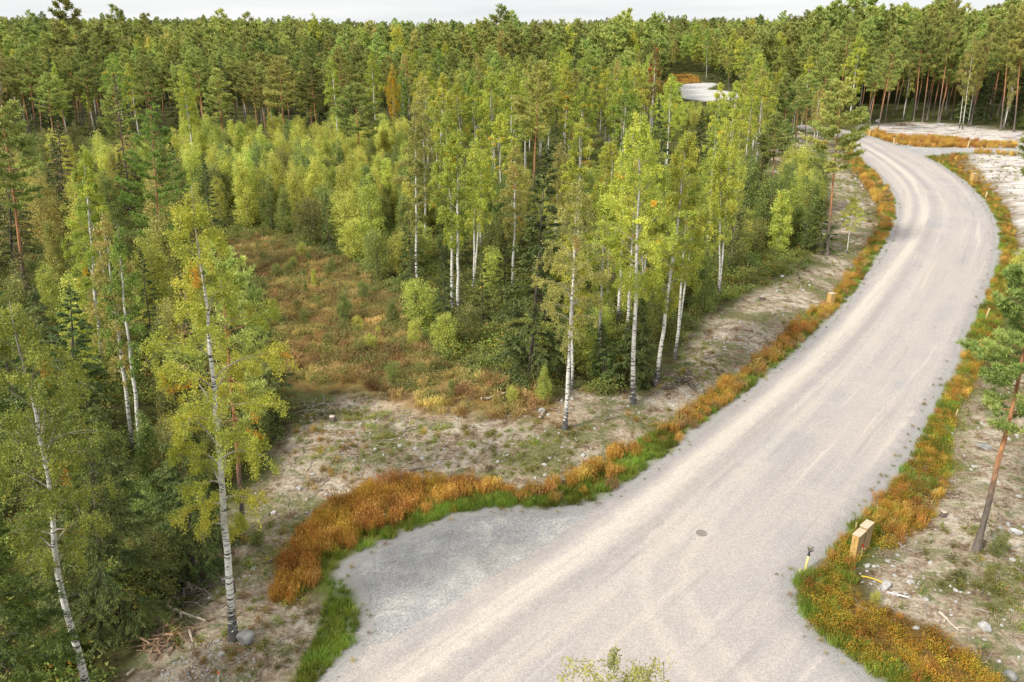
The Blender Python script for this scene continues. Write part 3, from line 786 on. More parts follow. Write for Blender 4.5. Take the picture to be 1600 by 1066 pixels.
# ------------------------------------------------------------------ the trees one can tell apart
# kind, base px, top px, crown base, crown radius (m), leaf material, options, label
HERO = [
 ('birch', 365,1003, 303,292, .27, 2.5, 'birch_yellow', dict(nb=40, nleaf=62000, ls=.052, sub=9, jit=.09, twigs_n=260, trunk_k=12, lod='own', wob=1), "tall slender birch with yellow-green open crown rising from the stony ground beside a grey boulder"),
 ('birch', 140,1100, 15,462, .40, 2.6, 'birch_green', dict(nb=40, nleaf=56000, ls=.052, sub=9, jit=.085, wob=.022, twigs_n=260, trunk_k=12, lod='own'), "green-leaved birch with long bare white trunk in the bottom corner before dark spruces"),
 ('birch', 207,700, 160,318, .30, 1.5, 'birch_brown', dict(nb=36, nleaf=12000, ls=.075, twigs_n=150, lod='own'), "thin brownish birch with sparse crown, taller of the twin stems behind the yellow-green birch"),
 ('birch', 220,718, 178,345, .40, 1.3, 'birch_green', dict(nb=30, nleaf=9000, ls=.075, twigs_n=120, lod='own'), "slim birch stem close beside the thin brownish birch, slightly nearer"),
 ('birch', 158,560, 125,210, .12, 1.9, 'birch_yellow', dict(nb=50, nleaf=26000, ls=.08, lod='own'), "dense yellow-green birch with hanging sprays standing among dark spruces"),
 ('pine', 252,450, 235,165, .25, 2.5, 'pine_bright', dict(nb=52, tufts=2600, per=10, nl=.20, nw=.035, lod='own'), "bright green bushy pine with a reddish trunk at the thicket's edge"),
 ('pine', 380,833, 342,372, .42, 2.1, 'pine', dict(nb=46, tufts=2600, per=10, nl=.17, nw=.03, lod='own'), "pine with grey lower and orange upper trunk just behind the yellow-green birch"),
 ('spruce', 165,985, 135,590, .03, 2.7, 'spruce', dict(nb=120, nleaf=95000, nl=.14, nw=.022, lod='own'), "broad dark spruce between the two foreground birches"),
 ('spruce', 418,672, 405,478, .02, 2.0, 'spruce', dict(nb=90, nleaf=60000, nl=.13, nw=.024, lod='own'), "small dark green spruce beside the dry golden clearing"),
 ('spruce', 20,1210, -50,790, .04, 3.0, 'spruce_tip', dict(nb=110, nleaf=90000, nl=.13, nw=.02, lod='own'), "spruce with light yellow-green drooping branches in the bottom corner"),
 ('spruce', 205,330, 178,115, .06, 1.7, 'spruce_brown', dict(nb=60, nleaf=6000, nl=.24, nw=.07, thin=.6, lod='own'), "dying brownish spruce with bare grey lower branches before the pine wood"),
 ('spruce', 60,640, 52,445, .03, 2.0, 'spruce', {}, "dark spruce standing left of the thin brownish birch"),
 ('spruce', 118,665, 105,440, .03, 2.2, 'spruce', {}, "dark spruce directly behind the green-leaved corner birch"),
 ('spruce', 300,880, 285,640, .03, 2.2, 'spruce', dict(nb=100, nleaf=60000, nl=.14, nw=.026, lod='own'), "dark spruce in the undergrowth just left of the grey-trunked pine"),
 ('spruce', 100,330, 90,186, .05, 2.2, 'spruce_brown', {}, "olive-topped spruce rising in front of the orange pine trunks"),
 ('spruce', 20,420, 8,215, .08, 2.3, 'spruce_brown', {}, "ragged olive spruce at the frame's edge below the pine wood"),
 ('pine', 42,470, -6,150, .72, 2.2, 'pine', {}, "pine with a long bare dark grey trunk leaning at the frame's edge"),
 ('birch', 305,275, 285,95, .25, 2.3, 'birch', dict(lod='m'), "birch with orange-tinged left edge standing before the pine wood"),
 ('birch', 5,210, -2,80, .3, 2.2, 'birch_brown', {}, "pale yellow birch cut by the frame's edge in front of the pine wood"),
 ('pine', 57,222, 38,68, .52, 2.2, 'pine', {}, "pine at the wood's edge, left of the thick orange trunk"),
 ('pine', 66,214, 55,88, .45, 2.0, 'pine_thick', {}, "pine with the thickest orange trunk at the wood's edge"),
 ('pine', 87,232, 72,112, .45, 2.1, 'pine', {}, "pine with pale slim trunk right of the thick orange trunk"),
 ('pine', 121,207, 108,85, .52, 2.0, 'pine', {}, "pine with short red trunk showing behind the olive-topped spruce"),
 ('pine', 142,216, 132,92, .5, 2.0, 'pine', {}, "pine at the wood's edge whose red trunk stands left of the dying spruce"),
 ('pine', 152,196, 146,70, .5, 2.0, 'pine', {}, "pine just behind and left of the dying spruce"),
 ('pine', 238,232, 228,84, .5, 2.1, 'pine', {}, "pine right behind the bright green bushy pine"),
 ('pine', 256,205, 250,80, .5, 2.0, 'pine', {}, "pine between the bushy pine and the orange-tinged birch"),
 ('pine', 353,245, 336,104, .40, 2.5, 'pine', {}, "pine with low side branches and red trunk right of the orange-tinged birch"),
 ('pine', 390,208, 382,92, .5, 2.1, 'pine', {}, "pine with thin trunk, second right of the orange-tinged birch"),
 ('pine', 404,232, 394,102, .5, 2.2, 'pine', {}, "pine with grey trunk, first of two close trunks behind the young birches"),
 ('pine', 416,226, 405,94, .5, 2.1, 'pine', {}, "pine with orange trunk, second of two close trunks behind the young birches"),
 ('pine', 447,246, 436,84, .45, 2.6, 'pine', {}, "wide-crowned pine with dark trunk behind the young birches"),
 ('pine', 498,236, 484,100, .40, 2.2, 'pine', {}, "yellow-green pine with doubled orange trunk left of the white birch"),
 ('pine', 494,231, 478,116, .45, 1.9, 'pine', {}, "lower pine sharing a base with the yellow-green pine"),
 ('pine', 563,292, 554,128, .42, 2.5, 'pine', {}, "grey-green pine with long bare pinkish trunk between two birches"),
 ('birch', 529,246, 517,86, .30, 2.4, 'birch', dict(lod='m'), "white-stemmed birch with airy yellow-green crown before the pines"),
 ('birch', 589,232, 580,78, .28, 2.4, 'birch_yellow', dict(lod='m'), "yellow birch with full pointed crown before the pines"),
 ('birch', 622,240, 612,98, .15, 1.9, 'birch_orange', dict(lod='m'), "orange birch right beside the yellow birch"),
 ('birch', 651,455, 649,163, .42, 2.0, 'birch_brown', dict(lod='m'), "olive thin-leaved birch with long straight white stem, first of the stand"),
 ('birch', 665,375, 660,172, .4, 1.9, 'birch_brown', dict(lod='m'), "birch just behind the olive thin-leaved birch"),
 ('birch', 707,490, 697,168, .32, 2.1, 'birch', dict(lod='m'), "birch with clumped leaves low on its stem, left of the middle stems"),
 ('birch', 716,498, 714,205, .40, 2.0, 'birch', dict(lod='m'), "shorter birch close right of the birch with low clumped leaves"),
 ('birch', 740,450, 739,210, .35, 2.1, 'birch', dict(lod='m'), "birch with bright white lower stem in the middle of the stand"),
 ('birch', 751,388, 752,190, .4, 2.0, 'birch_yellow', dict(lod='m'), "birch behind and right of the bright white stem"),
 ('birch', 781,345, 782,178, .45, 1.9, 'birch', {}, "slim birch deep in the stand between the bright white stem and the tall dark-trunked pine"),
 ('birch', 800,456, 806,222, .35, 2.0, 'birch_brown', dict(lod='m'), "birch with stem right next to the leaning dark spruce"),
 ('pine', 832,330, 843,95, .66, 2.1, 'pine', {}, "tall pine with long dark reddish trunk above the leaning dark spruce"),
 ('spruce', 826,592, 855,225, .02, 2.9, 'spruce', dict(nb=130, nleaf=44000, nl=.2, nw=.06, lod='own'), "tall dark spruce with brown cone-laden top in the birch stand"),
 ('birch', 882,672, 903,275, .36, 2.3, 'birch_brown', dict(nb=40, nleaf=24000, ls=.065, twigs_n=300, trunk_k=10, lod='own'), "brownish thin-leaved birch with tall white stem standing on the pale bare ground"),
 ('birch', 893,606, 898,330, .5, 1.4, 'birch', dict(lod='m'), "thin birch right behind the brownish thin-leaved birch"),
 ('birch', 990,627, 1001,165, .40, 2.7, 'birch', dict(nb=52, nleaf=38000, ls=.075, twigs_n=200, trunk_k=10, lod='own'), "tallest birch of the stand with full crown and clean white stem at the bare ground"),
 ('birch', 1025,600, 1078,200, .32, 2.6, 'birch_yellow', dict(nb=48, nleaf=34000, ls=.075, twigs_n=240, trunk_k=10, lod='own'), "birch leaning towards the road with forked pale upper limbs"),
 ('birch', 1055,557, 1078,235, .42, 1.9, 'birch', dict(lod='m'), "birch stem close behind the leaning birch"),
 ('birch', 935,568, 944,285, .42, 1.8, 'birch', dict(lod='m'), "thin birch first left of the tallest birch"),
 ('birch', 948,468, 958,210, .42, 1.9, 'birch_yellow', dict(lod='m'), "birch with a dark upper stem and orange leaf clumps"),
 ('birch', 966,500, 978,230, .42, 1.9, 'birch', dict(lod='m'), "birch between the dark-stemmed birch and the tallest birch"),
 ('birch', 979,528, 996,240, .40, 1.9, 'birch', dict(lod='m'), "birch almost touching the tallest birch from behind"),
 ('birch', 1007,478, 1016,225, .40, 1.9, 'birch', dict(lod='m'), "forked birch just right of the tallest birch"),
 ('birch', 1104,392, 1120,180, .4, 2.0, 'birch', dict(lod='m'), "birch with short visible stem between the leaning birch and the twin-stemmed birch"),
 ('birch', 1123,462, 1150,160, .38, 2.5, 'birch', dict(nb=48, nleaf=26000, ls=.09, twigs_n=200, stems=2, lod='own'), "twin-stemmed birch with broad crown, nearest the road-side clearing"),
 ('birch', 900,420, 907,178, .3, 2.4, 'birch', dict(lod='m'), "full leafy birch behind the brownish thin-leaved birch"),
 ('birch', 945,400, 948,215, .3, 2.3, 'birch', dict(lod='m'), "full leafy birch behind the dark-stemmed birch"),
 ('birch', 865,400, 872,215, .3, 2.1, 'birch_brown', dict(lod='m'), "olive birch right of the tall dark-trunked pine"),
 ('spruce', 1042,372, 1030,150, .04, 1.75, 'spruce', dict(nb=70, nleaf=12000, nl=.28, nw=.08, lod='own'), "dark narrow spruce rising out of the birch crowns"),
 ('spruce', 985,596, 1000,470, .02, 1.9, 'spruce', dict(nb=70, nleaf=24000, nl=.15, nw=.05, lod='own'), "small green spruce between the tallest birch and the leaning birch"),
 ('spruce', 945,590, 940,500, .02, 1.7, 'spruce', {}, "low spruce left of the tallest birch's stem"),
 ('spruce', 1284,392, 1284,305, .02, 1.4, 'spruce', {}, "small dark spruce behind the roadside pine's trunk"),
 ('pine', 1293,396, 1316,118, .50, 2.7, 'pine', dict(nb=48, tufts=3600, per=10, nl=.24, nw=.045, lod='own'), "lone pine with bright orange trunk standing beside the road bend"),
 ('birch', 1324,392, 1337,302, .35, .9, 'young', {}, "small slim birch just right of the lone roadside pine"),
 ('pine', 1525,860, 1662,330, .42, 1.65, 'pine', dict(nb=60, tufts=4200, per=12, nl=.16, nw=.028, trunk_k=12, lod='own'), "leaning pine with orange trunk on the cleared ground right of the road"),
 ('pine', 1620,420, 1660,130, .45, 2.2, 'pine', {}, "dark-trunked pine at the frame's edge above the leaning roadside pine"),
 ('pine', 1358,202, 1378,85, .5, 2.2, 'pine', {}, "pine with pale leaning trunk, first at the right-hand wood's edge"),
 ('pine', 1371,208, 1402,52, .5, 2.3, 'pine', {}, "tall pine with pinkish trunk beside the wooden box pair"),
 ('pine', 1384,188, 1398,60, .5, 2.1, 'pine', {}, "pine slightly behind the wooden box pair"),
 ('pine', 1427,192, 1447,25, .5, 2.3, 'pine', {}, "pine with red trunk, first behind the scraped rock clearing"),
 ('pine', 1441,192, 1462,8, .5, 2.3, 'pine', {}, "pine with red trunk, second behind the scraped rock clearing"),
 ('pine', 1465,194, 1492,-4, .52, 2.4, 'pine', {}, "tall pine with long bare orange trunk behind the scraped rock clearing"),
 ('birch', 1499,199, 1514,75, .5, 1.4, 'birch_brown', {}, "white birch stem, left one of a close trio before the right-hand wood"),
 ('birch', 1504,200, 1526,45, .5, 1.6, 'birch_brown', {}, "white birch stem, middle one of a close trio before the right-hand wood"),
 ('birch', 1512,198, 1532,62, .5, 1.5, 'birch_brown', {}, "greyish birch stem, right one of a close trio before the right-hand wood"),
 ('pine', 1563,204, 1585,5, .45, 2.4, 'pine', {}, "pine with grey trunk and low crown right of the birch trio"),
 ('birch', 1568,204, 1598,60, .5, 1.5, 'birch_brown', {}, "slim white birch close beside the grey-trunked pine right of the birch trio"),
 ('pine', 1584,206, 1606,-2, .42, 2.4, 'pine', {}, "low-branched pine at the frame's edge behind the rock clearing"),
 ('birch', 1016,218, 1026,64, .40, 2.2, 'birch_rusty', dict(lod='m'), "birch with rusty orange top above the stand, left of the far gravel yard"),
 ('pine', 1205,305, 1214,175, .35, 1.9, 'pine', {}, "slim pine on the cleared slope left of the road bend"),
 ('pine', 1258,222, 1264,118, .35, 1.8, 'pine', {}, "small pine on the stony ground behind the lone roadside pine"),
 ('pine', 1243,232, 1250,120, .3, 1.9, 'pine', {}, "pine left of the small pine on the stony ground"),
 ('pine', 1222,246, 1230,110, .35, 2.0, 'pine', {}, "pine with pale bare trunk among the young pines by the cleared slope"),
 ('birch', 1104,128, 1105,42, .1, 2.3, 'birch_green', {}, "full green birch behind the far gravel yard"),
 ('pine', 1140,140, 1136,72, .3, 2.4, 'pine', {}, "spreading pine right beside the far gravel yard"),
 ('birch', 1017,2000, 1015,1030, 0, 0, 'birch', dict(skip=1), ""),
]
M['spruce_tip'] = leafmat("light_tipped_spruce_needles", [(0, (.03,.06,.012)), (.5, (.09,.14,.02)), (1, (.22,.26,.035))], (.30,.24,.04), .93, .15, .2)
M['birch_rusty'] = leafmat("rusty_birch_leaves", [(0, (.14,.15,.03)), (.5, (.30,.22,.06)), (1, (.46,.27,.09))], (.5,.2,.05), .8, .38)
NAME = {'birch': 'birch_tree', 'pine': 'pine_tree', 'spruce': 'spruce_tree', 'young': 'young_birch', 'bush': 'shrub'}
CAT = {'birch': 'birch', 'pine': 'pine', 'spruce': 'spruce', 'young': 'young birch', 'bush': 'shrub'}
BARK = {'birch': M['bb'], 'pine': M['pb'], 'spruce': M['sb'], 'young': M['bb'], 'bush': M['sb']}
HBOX = []
for hi, (kind, bx, by, tx, ty, cb, R, mt, o, lab) in enumerate(HERO):
    if o.get('skip'): continue
    x, y, H, ln = from_px(bx, by, tx, ty)
    H = max(H, 2.0)
    o = dict(o); lod = o.pop('lod', 'f'); (o.__setitem__('wob', .026) if o.get('wob') == 1 else None)
    tk = 1.0
    if mt == 'pine_thick': mt = 'pine'; tk = 1.35
    if lod == 'own':
        fn = {'birch': broadleaf, 'pine': pine, 'spruce': spruce}[kind]
        ms = fn(1000 + hi, H=H, cb=cb, R=R, **o); h0 = H; wid = 1
        rz = None
    else:
        base = {'birch': birchM if lod == 'm' else birchF, 'pine': pineF, 'spruce': spruceM if by > 420 else spruceF}[kind]
        R0 = {'birch': 2.2, 'pine': 2.15, 'spruce': 2.0}[kind]
        h0 = H0[kind]; ms = base[hi % len(base)]
        wid = float(np.clip((R / R0) / (H / h0), .6, 1.7)) * tk
    put_tree(NAME[kind], ms, (BARK[kind], M[mt]), x, y, H, h0, None, (ln, random.uniform(-.02, .02)), wid, lab, CAT[kind])
    TREES.append((x, y, 2.2 if 'cone-laden' in lab else min(R * .45, 1.2)))

# ------------------------------------------------------------------ the rest of the woods, tree by tree
rnd = random.Random(11)
# gaps through which the photo shows the ground: (polygon in photo px); a tree that would cover one is not planted
GAPS = [ROAD_PX, PAD_PX, CLEAR_R_PX, CLEAR_R2_PX[:5] + [(1560,300),(1515,262)], TRACK_PX,
        [(1038,117),(1100,115),(1160,131),(1160,154),(1040,154)],
        [(1190,395),(1280,395),(1310,340),(1290,300),(1300,250),(1340,250),(1400,310),(1370,400),(1290,500),(1060,680),(900,760),(700,770),(540,780),(400,900),(330,960),(380,800),(470,640),(600,600),(830,640),(1000,640),(1110,520)],
        [(350,375),(420,372),(545,410),(600,500),(680,570),(640,600),(470,600),(430,520)],
        [(1400,730),(1470,640),(1540,560),(1540,400),(1600,420),(1700,560),(1800,1200),(1300,1100)]]
GAPS = [np.array(g, float) for g in GAPS]
KEEP = []
for (kind, bx, by, tx, ty, cb, R, mt, o, lab) in HERO:
    if not o.get('skip'):
        yb = G(bx, by)[1]; w_ = R * .62 * F / (yb * CS + 14 * SN)
        KEEP.append((min(bx, tx) * .35 + max(bx, tx) * .65 - w_ if bx < tx else tx - w_, (tx * .7 + bx * .3) + w_, ty, ty + .58 * (by - ty), yb))
def hides(x, y, H, R):
    dep = y * CS + 14 * SN
    px, pt = PROJ(x, y, H); wpx = R * .6 * F / dep
    for x0, x1, y0, y1, yb in KEEP:
        if y < yb - .5 and px + wpx > x0 and px - wpx < x1 and pt < y1 - 6: return True
    return False
def blocks(x, y, H, R):
    if hides(x, y, H, R): return True
    px, py = PROJ(x, y, H * .55)                # keeps the tall dark spruce in view
    if abs(px - (855 - (py - 225) * .075)) < 34 + 14 and y < 60.5 and 225 < py < 560: return True
    for f in (.0, .25, .5, .75, 1.0):
        for s in ((0,) if f > .9 else (-1, 0, 1)):
            px, py = PROJ(x + s * R * .85, y, H * f * 1.03)
            for g in GAPS:
                if inpoly(np.array([px]), np.array([py]), g)[0]: return True
    return False
def zone(poly_px, n, mix, spacing, group_of, jitter_h=1.0, tries=30, world=None, order=True, lim=None, maxy=1e9, gaps=True):
    P = world if world is not None else PG(poly_px)
    lo, hi = P.min(0), P.max(0)
    k = 0; made = 0
    out = []
    while made < n and k < n * tries:
        k += 1
        x, y = rnd.uniform(lo[0], hi[0]), rnd.uniform(lo[1], hi[1])
        if not inpoly(np.array([x]), np.array([y]), P)[0]: continue
        r = rnd.random(); acc = 0
        for kind, p, h0, h1, mats in mix:
            acc += p
            if r <= acc: break
        H = rnd.uniform(h0, h1)
        rad = {'birch': 2.1, 'pine': 2.1, 'spruce': 1.9, 'young': 1.2, 'bush': 1.4}[kind]
        if sd_any(np.array([x]), np.array([y]), PAVED)[0] > -1.5: continue
        if not clear_of(x, y, spacing * .5 * (.6 if kind in ('young', 'bush') else 1)): continue
        if gaps and blocks(x, y, H, rad): continue
        TREES.append((x, y, spacing * .5 * (.6 if kind in ('young', 'bush') else 1)))
        mt = rnd.choice(mats)
        base = {'birch': birchF, 'pine': pineF, 'spruce': spruceF, 'young': youngF, 'bush': bushF}[kind]
        if kind == 'spruce' and y < 75: base = spruceM
        if kind == 'birch' and y < 75: base = birchM
        lab, grp = group_of(kind, x, y, H, mt)
        out.append((kind, rnd.choice(base), mt, x, y, H, rnd.uniform(.88, 1.15), lab, grp, rnd.uniform(0, 6.28), (rnd.gauss(0, .02), rnd.gauss(0, .02))))
        made += 1
    return out
def grow(rows):
    for kind, ms, mt, x, y, H, wd, lab, grp, rz, ln in rows:
        put_tree(NAME[kind], ms, (BARK[kind], M[mt]), x, y, H, H0[kind], rz, ln, wd, lab, CAT[kind], grp)
WORD = {'birch': 'birch', 'birch_yellow': 'yellowing birch', 'birch_green': 'green birch', 'birch_brown': 'thin brownish birch', 'birch_orange': 'orange birch',
        'young': 'yellow-green young birch', 'young_green': 'green young birch', 'olive': 'olive leafy shrub', 'pine': 'green pine', 'spruce': 'dark spruce', 'spruce_brown': 'olive-brown spruce'}
WORDB = {'young': 'yellow-green leafy shrub', 'young_green': 'green leafy shrub', 'olive': 'olive leafy shrub', 'birch_brown': 'brownish leafy shrub'}
def wd(kind, mt):
    if kind == 'bush': return WORDB[mt]
    if kind == 'young': return WORD[mt] if mt in ('young', 'young_green') else ('brownish young birch' if mt == 'birch_brown' else 'olive young birch')
    return WORD[mt]
def G_of(place):
    def f(kind, x, y, H, mt):
        t = wd(kind, mt) + ' ' + place
        return t, t
    return f

# thicket of young birches beside the dry clearing
def lab_thicket(kind, x, y, H, mt):
    px, py = PROJ(x, y, 0)
    a = 'along the front of the light green thicket' if y < 100 else ('in the middle of the light green thicket' if y < 125 else 'at the back of the light green thicket near the pine trunks')
    t = wd(kind, mt) + ' ' + a
    return t, t
R1 = zone([(272,270),(300,232),(640,236),(650,330),(625,430),(585,440),(545,402),(420,365),(370,352),(300,330)], 250,
     [('young', .58, 5.0, 8.0, ['young', 'young', 'young', 'young_green']), ('bush', .38, 3.2, 5.5, ['young', 'young', 'young_green', 'olive']), ('spruce', .04, 4, 6, ['spruce'])], 2.8, lab_thicket)
# mixed wood on the left
R2 = zone([(-120,250),(268,262),(290,330),(345,380),(380,450),(420,520),(425,600),(400,650),(330,700),(250,760),(225,900),(150,990),(40,1010),(-200,1000)], 150,
     [('spruce', .24, 6, 11, ['spruce', 'spruce', 'spruce_brown']), ('young', .40, 4.5, 8, ['young_green', 'olive', 'young', 'birch_brown']), ('birch', .05, 10, 13, ['birch', 'birch_green', 'birch_brown']), ('bush', .28, 2.5, 4.5, ['olive', 'young_green', 'olive']), ('pine', .03, 11, 14, ['pine'])], 2.5,
     G_of('in the dense mixed wood on the left side'))
# shrubs at the foot of the left wood
R3 = zone([(330,600),(420,640),(450,700),(400,740),(330,760),(320,860),(250,960),(200,960),(210,800)], 26,
     [('bush', .75, 1.6, 3.0, ['olive', 'young_green', 'young_green']), ('young', .25, 3, 5, ['young_green', 'olive'])], 2.0, G_of('at the foot of the left wood beside the stony strip'))
# understorey of the birch stand
R4 = zone([(610,440),(650,330),(800,300),(1180,290),(1250,395),(1165,440),(1150,455),(1050,530),(960,600),(880,610),(840,612),(720,580),(660,520)], 200,
     [('young', .30, 4, 7.5, ['young', 'young_green', 'young_green', 'olive']), ('bush', .52, 2.2, 4.2, ['young_green', 'olive', 'young']), ('spruce', .18, 2.5, 7, ['spruce'])], 2.3,
     lambda kind, x, y, H, mt: ((lambda t: (t, t))(wd(kind, mt) + (' filling the front edge of the birch stand' if y < 62 else ' growing under the tall birch stems'))))
# dense green clump beside the lone roadside pine
R5 = zone([(1165,420),(1180,395),(1240,300),(1290,330),(1300,385),(1275,412),(1210,425)], 26,
     [('young', .8, 6, 8.5, ['young', 'young_green']), ('bush', .2, 3, 4, ['young_green'])], 2.4, G_of('in the bushy clump left of the lone roadside pine'))
# tall birches of the stand
R6 = zone([(640,300),(640,235),(1180,225),(1210,260),(1165,330),(1100,370),(1000,420),(880,440),(760,400),(660,350)], 62,
     [('birch', .84, 12.5, 16, ['birch', 'birch', 'birch', 'birch_yellow', 'birch_green', 'birch_brown']), ('pine', .10, 13, 16, ['pine']), ('spruce', .06, 9, 13, ['spruce'])], 3.7,
     lambda kind, x, y, H, mt: ((lambda t: (t, t))(('tall ' + wd(kind, mt)) + (' in the left half of the birch stand' if x / y < .06 else ' in the right half of the birch stand'))))
# young pines on the stony slope
R7 = zone([(1165,255),(1180,222),(1215,196),(1285,205),(1300,226),(1250,262),(1210,300),(1180,290)], 26,
     [('pine', .9, 9, 13, ['pine']), ('birch', .1, 9, 12, ['birch_brown'])], 4.0, G_of('among the slim trees on the stony slope by the road bend'))
# the wood behind
def lab_wood(kind, x, y, H, mt):
    r = x / y
    side = 'far left part' if r < -.42 else 'left part' if r < -.2 else 'left middle' if r < 0 else 'right middle' if r < .22 else 'right part' if r < .42 else 'far right part'
    row = 'front rows' if y < 175 else 'middle rows' if y < 215 else 'back rows'
    t = f"{wd(kind, mt)} in the {row} of the big wood, {side}"
    return t, t
def ring(y0, y1, a=-.74, b=.80): return np.array([(a * y0, y0), (b * y0, y0), (b * y1, y1), (a * y1, y1)])
mixL = [('pine', .66, 12.5, 18, ['pine']), ('birch', .18, 13, 16.5, ['birch_green', 'birch', 'birch_brown']), ('spruce', .16, 12, 17, ['spruce'])]
mixM = [('pine', .38, 12, 17, ['pine']), ('birch', .50, 11.5, 17, ['birch', 'birch_yellow', 'birch_yellow', 'birch_brown', 'birch_green']), ('spruce', .14, 11, 16, ['spruce'])]
mixR = [('pine', .76, 16, 24, ['pine']), ('birch', .16, 14, 20, ['birch', 'birch_brown', 'birch_green']), ('spruce', .08, 12, 18, ['spruce'])]
R8 = []
R8 += zone(None, 22, mixL, 5.0, lab_wood, world=PG([(-140,250),(-140,205),(270,205),(270,228),(150,235)]))
R8 += zone(None, 34, mixM, 4.6, lab_wood, world=np.array([(-.14*158,158),(.30*120,120),(.30*178,178),(-.14*178,178)]))
for y0, y1 in ((165, 190), (190, 215), (215, 240)):
    if y0 == 215: mixL = [(k_, p_, a_ + 1.5, b_ + 2.2, m_) for k_, p_, a_, b_, m_ in mixL]; mixM = [(k_, p_, a_ + 1, b_ + 2, m_) for k_, p_, a_, b_, m_ in mixM]
    R8 += zone(None, 62, mixL, 4.7, lab_wood, world=ring(y0, y1, -.74, -.13))
    R8 += zone(None, 45, mixM, 4.9, lab_wood, world=ring(y0, y1, -.13, .33))
    R8 += zone(None, 48, mixR, 5.0, lab_wood, world=ring(y0, y1, .33, .80))
R10 = zone([(385,385),(470,400),(560,440),(620,510),(700,580),(820,600),(800,640),(640,625),(560,590),(480,560),(440,500),(400,440)], 36, [('bush', .85, .8, 1.6, ['olive', 'olive', 'young_green', 'young']), ('young', .15, 1.4, 2.6, ['young', 'young_green'])], 1.6, G_of('dotted over the dry golden clearing'), gaps=False)
R9 = zone(None, 90, [('bush', .45, 3, 4.6, ['young', 'young_green']), ('young', .35, 4, 5.5, ['young', 'young_green']), ('pine', .2, 4, 6, ['pine'])], 2.6, G_of('in the low growth before the far gravel yard'), world=np.array([(.17*185,185),(.31*185,185),(.31*290,290),(.17*290,290)]))
for rows in (R10, R9, R1, R2, R3, R4, R5, R6, R7, R8): grow(rows)

# birch below the camera whose top reaches into the bottom of the view
tb = broadleaf(77, H=9.55, cb=.3, R=3.6, nb=30, nleaf=42000, ls=.05, sub=6, twigs_n=360, stems=3, shape='column')
put_tree("birch_tree", tb, (M['bb'], M['birch_brown']), 1.9, 11.35, 9.55, 9.55, 1.0, (0, 0), 1, "birch whose sparse brown-green treetop pokes up over the gravel at the bottom edge", 'birch')

# ------------------------------------------------------------------ masses nobody could count
def scatter(name, protos, P, S, pick=None, tilt=.12, label=None, cat=None, mat=None):
    """one object of kind stuff: proto meshes set out on points"""
    col = bpy.data.collections.new(name + "_kinds")
    for i, me in enumerate(protos):
        for o in (me if isinstance(me, (list, tuple)) else [me]):
            col.objects.link(o)
    n = len(P); rs = np.random.RandomState(len(name) * 7 + n)
    me = bpy.data.meshes.new(name); me.vertices.add(n); me.vertices.foreach_set('co', np.asarray(P, np.float32).ravel())
    a = me.attributes.new('scl', 'FLOAT', 'POINT'); a.data.foreach_set('value', np.asarray(S, np.float32))
    R = np.stack([rs.normal(size=n) * tilt, rs.normal(size=n) * tilt, rs.rand(n) * 6.283], 1)
    a = me.attributes.new('rot', 'FLOAT_VECTOR', 'POINT'); a.data.foreach_set('vector', R.astype(np.float32).ravel())
    a = me.attributes.new('pick', 'INT', 'POINT'); a.data.foreach_set("value", (rs.randint(0, len(protos), n) if pick is None else pick).astype(np.int32))
    o = link(name, me)
    g = bpy.data.node_groups.new(name, 'GeometryNodeTree')
    g.interface.new_socket('Geometry', in_out='INPUT', socket_type='NodeSocketGeometry')
    g.interface.new_socket('Geometry', in_out='OUTPUT', socket_type='NodeSocketGeometry')
    N, L = g.nodes, g.links
    gi, go = N.new('NodeGroupInput'), N.new('NodeGroupOutput')
    ci = N.new('GeometryNodeCollectionInfo'); ci.inputs['Collection'].default_value = col
    ci.inputs['Separate Children'].default_value = True; ci.inputs['Reset Children'].default_value = True
    ip = N.new('GeometryNodeInstanceOnPoints'); ip.inputs['Pick Instance'].default_value = True
    def na(nm, t):
        x = N.new('GeometryNodeInputNamedAttribute'); x.data_type = t; x.inputs['Name'].default_value = nm
        return x.outputs['Attribute']
    er = N.new('FunctionNodeEulerToRotation')
    L.new(na('rot', 'FLOAT_VECTOR'), er.inputs[0])
    L.new(gi.outputs[0], ip.inputs['Points']); L.new(ci.outputs[0], ip.inputs['Instance'])
    L.new(na('pick', 'INT'), ip.inputs['Instance Index']); L.new(er.outputs[0], ip.inputs['Rotation']); L.new(na('scl', 'FLOAT'), ip.inputs['Scale'])
    L.new(ip.outputs[0], go.inputs[0])
    md = o.modifiers.new('scatter', 'NODES'); md.node_group = g
    tag(o, label, cat, None, 'stuff')
    return o
def proto(me, mat):
    o = bpy.data.objects.new(me.name, me)
    if not len(me.materials): me.materials.append(mat)
    return o
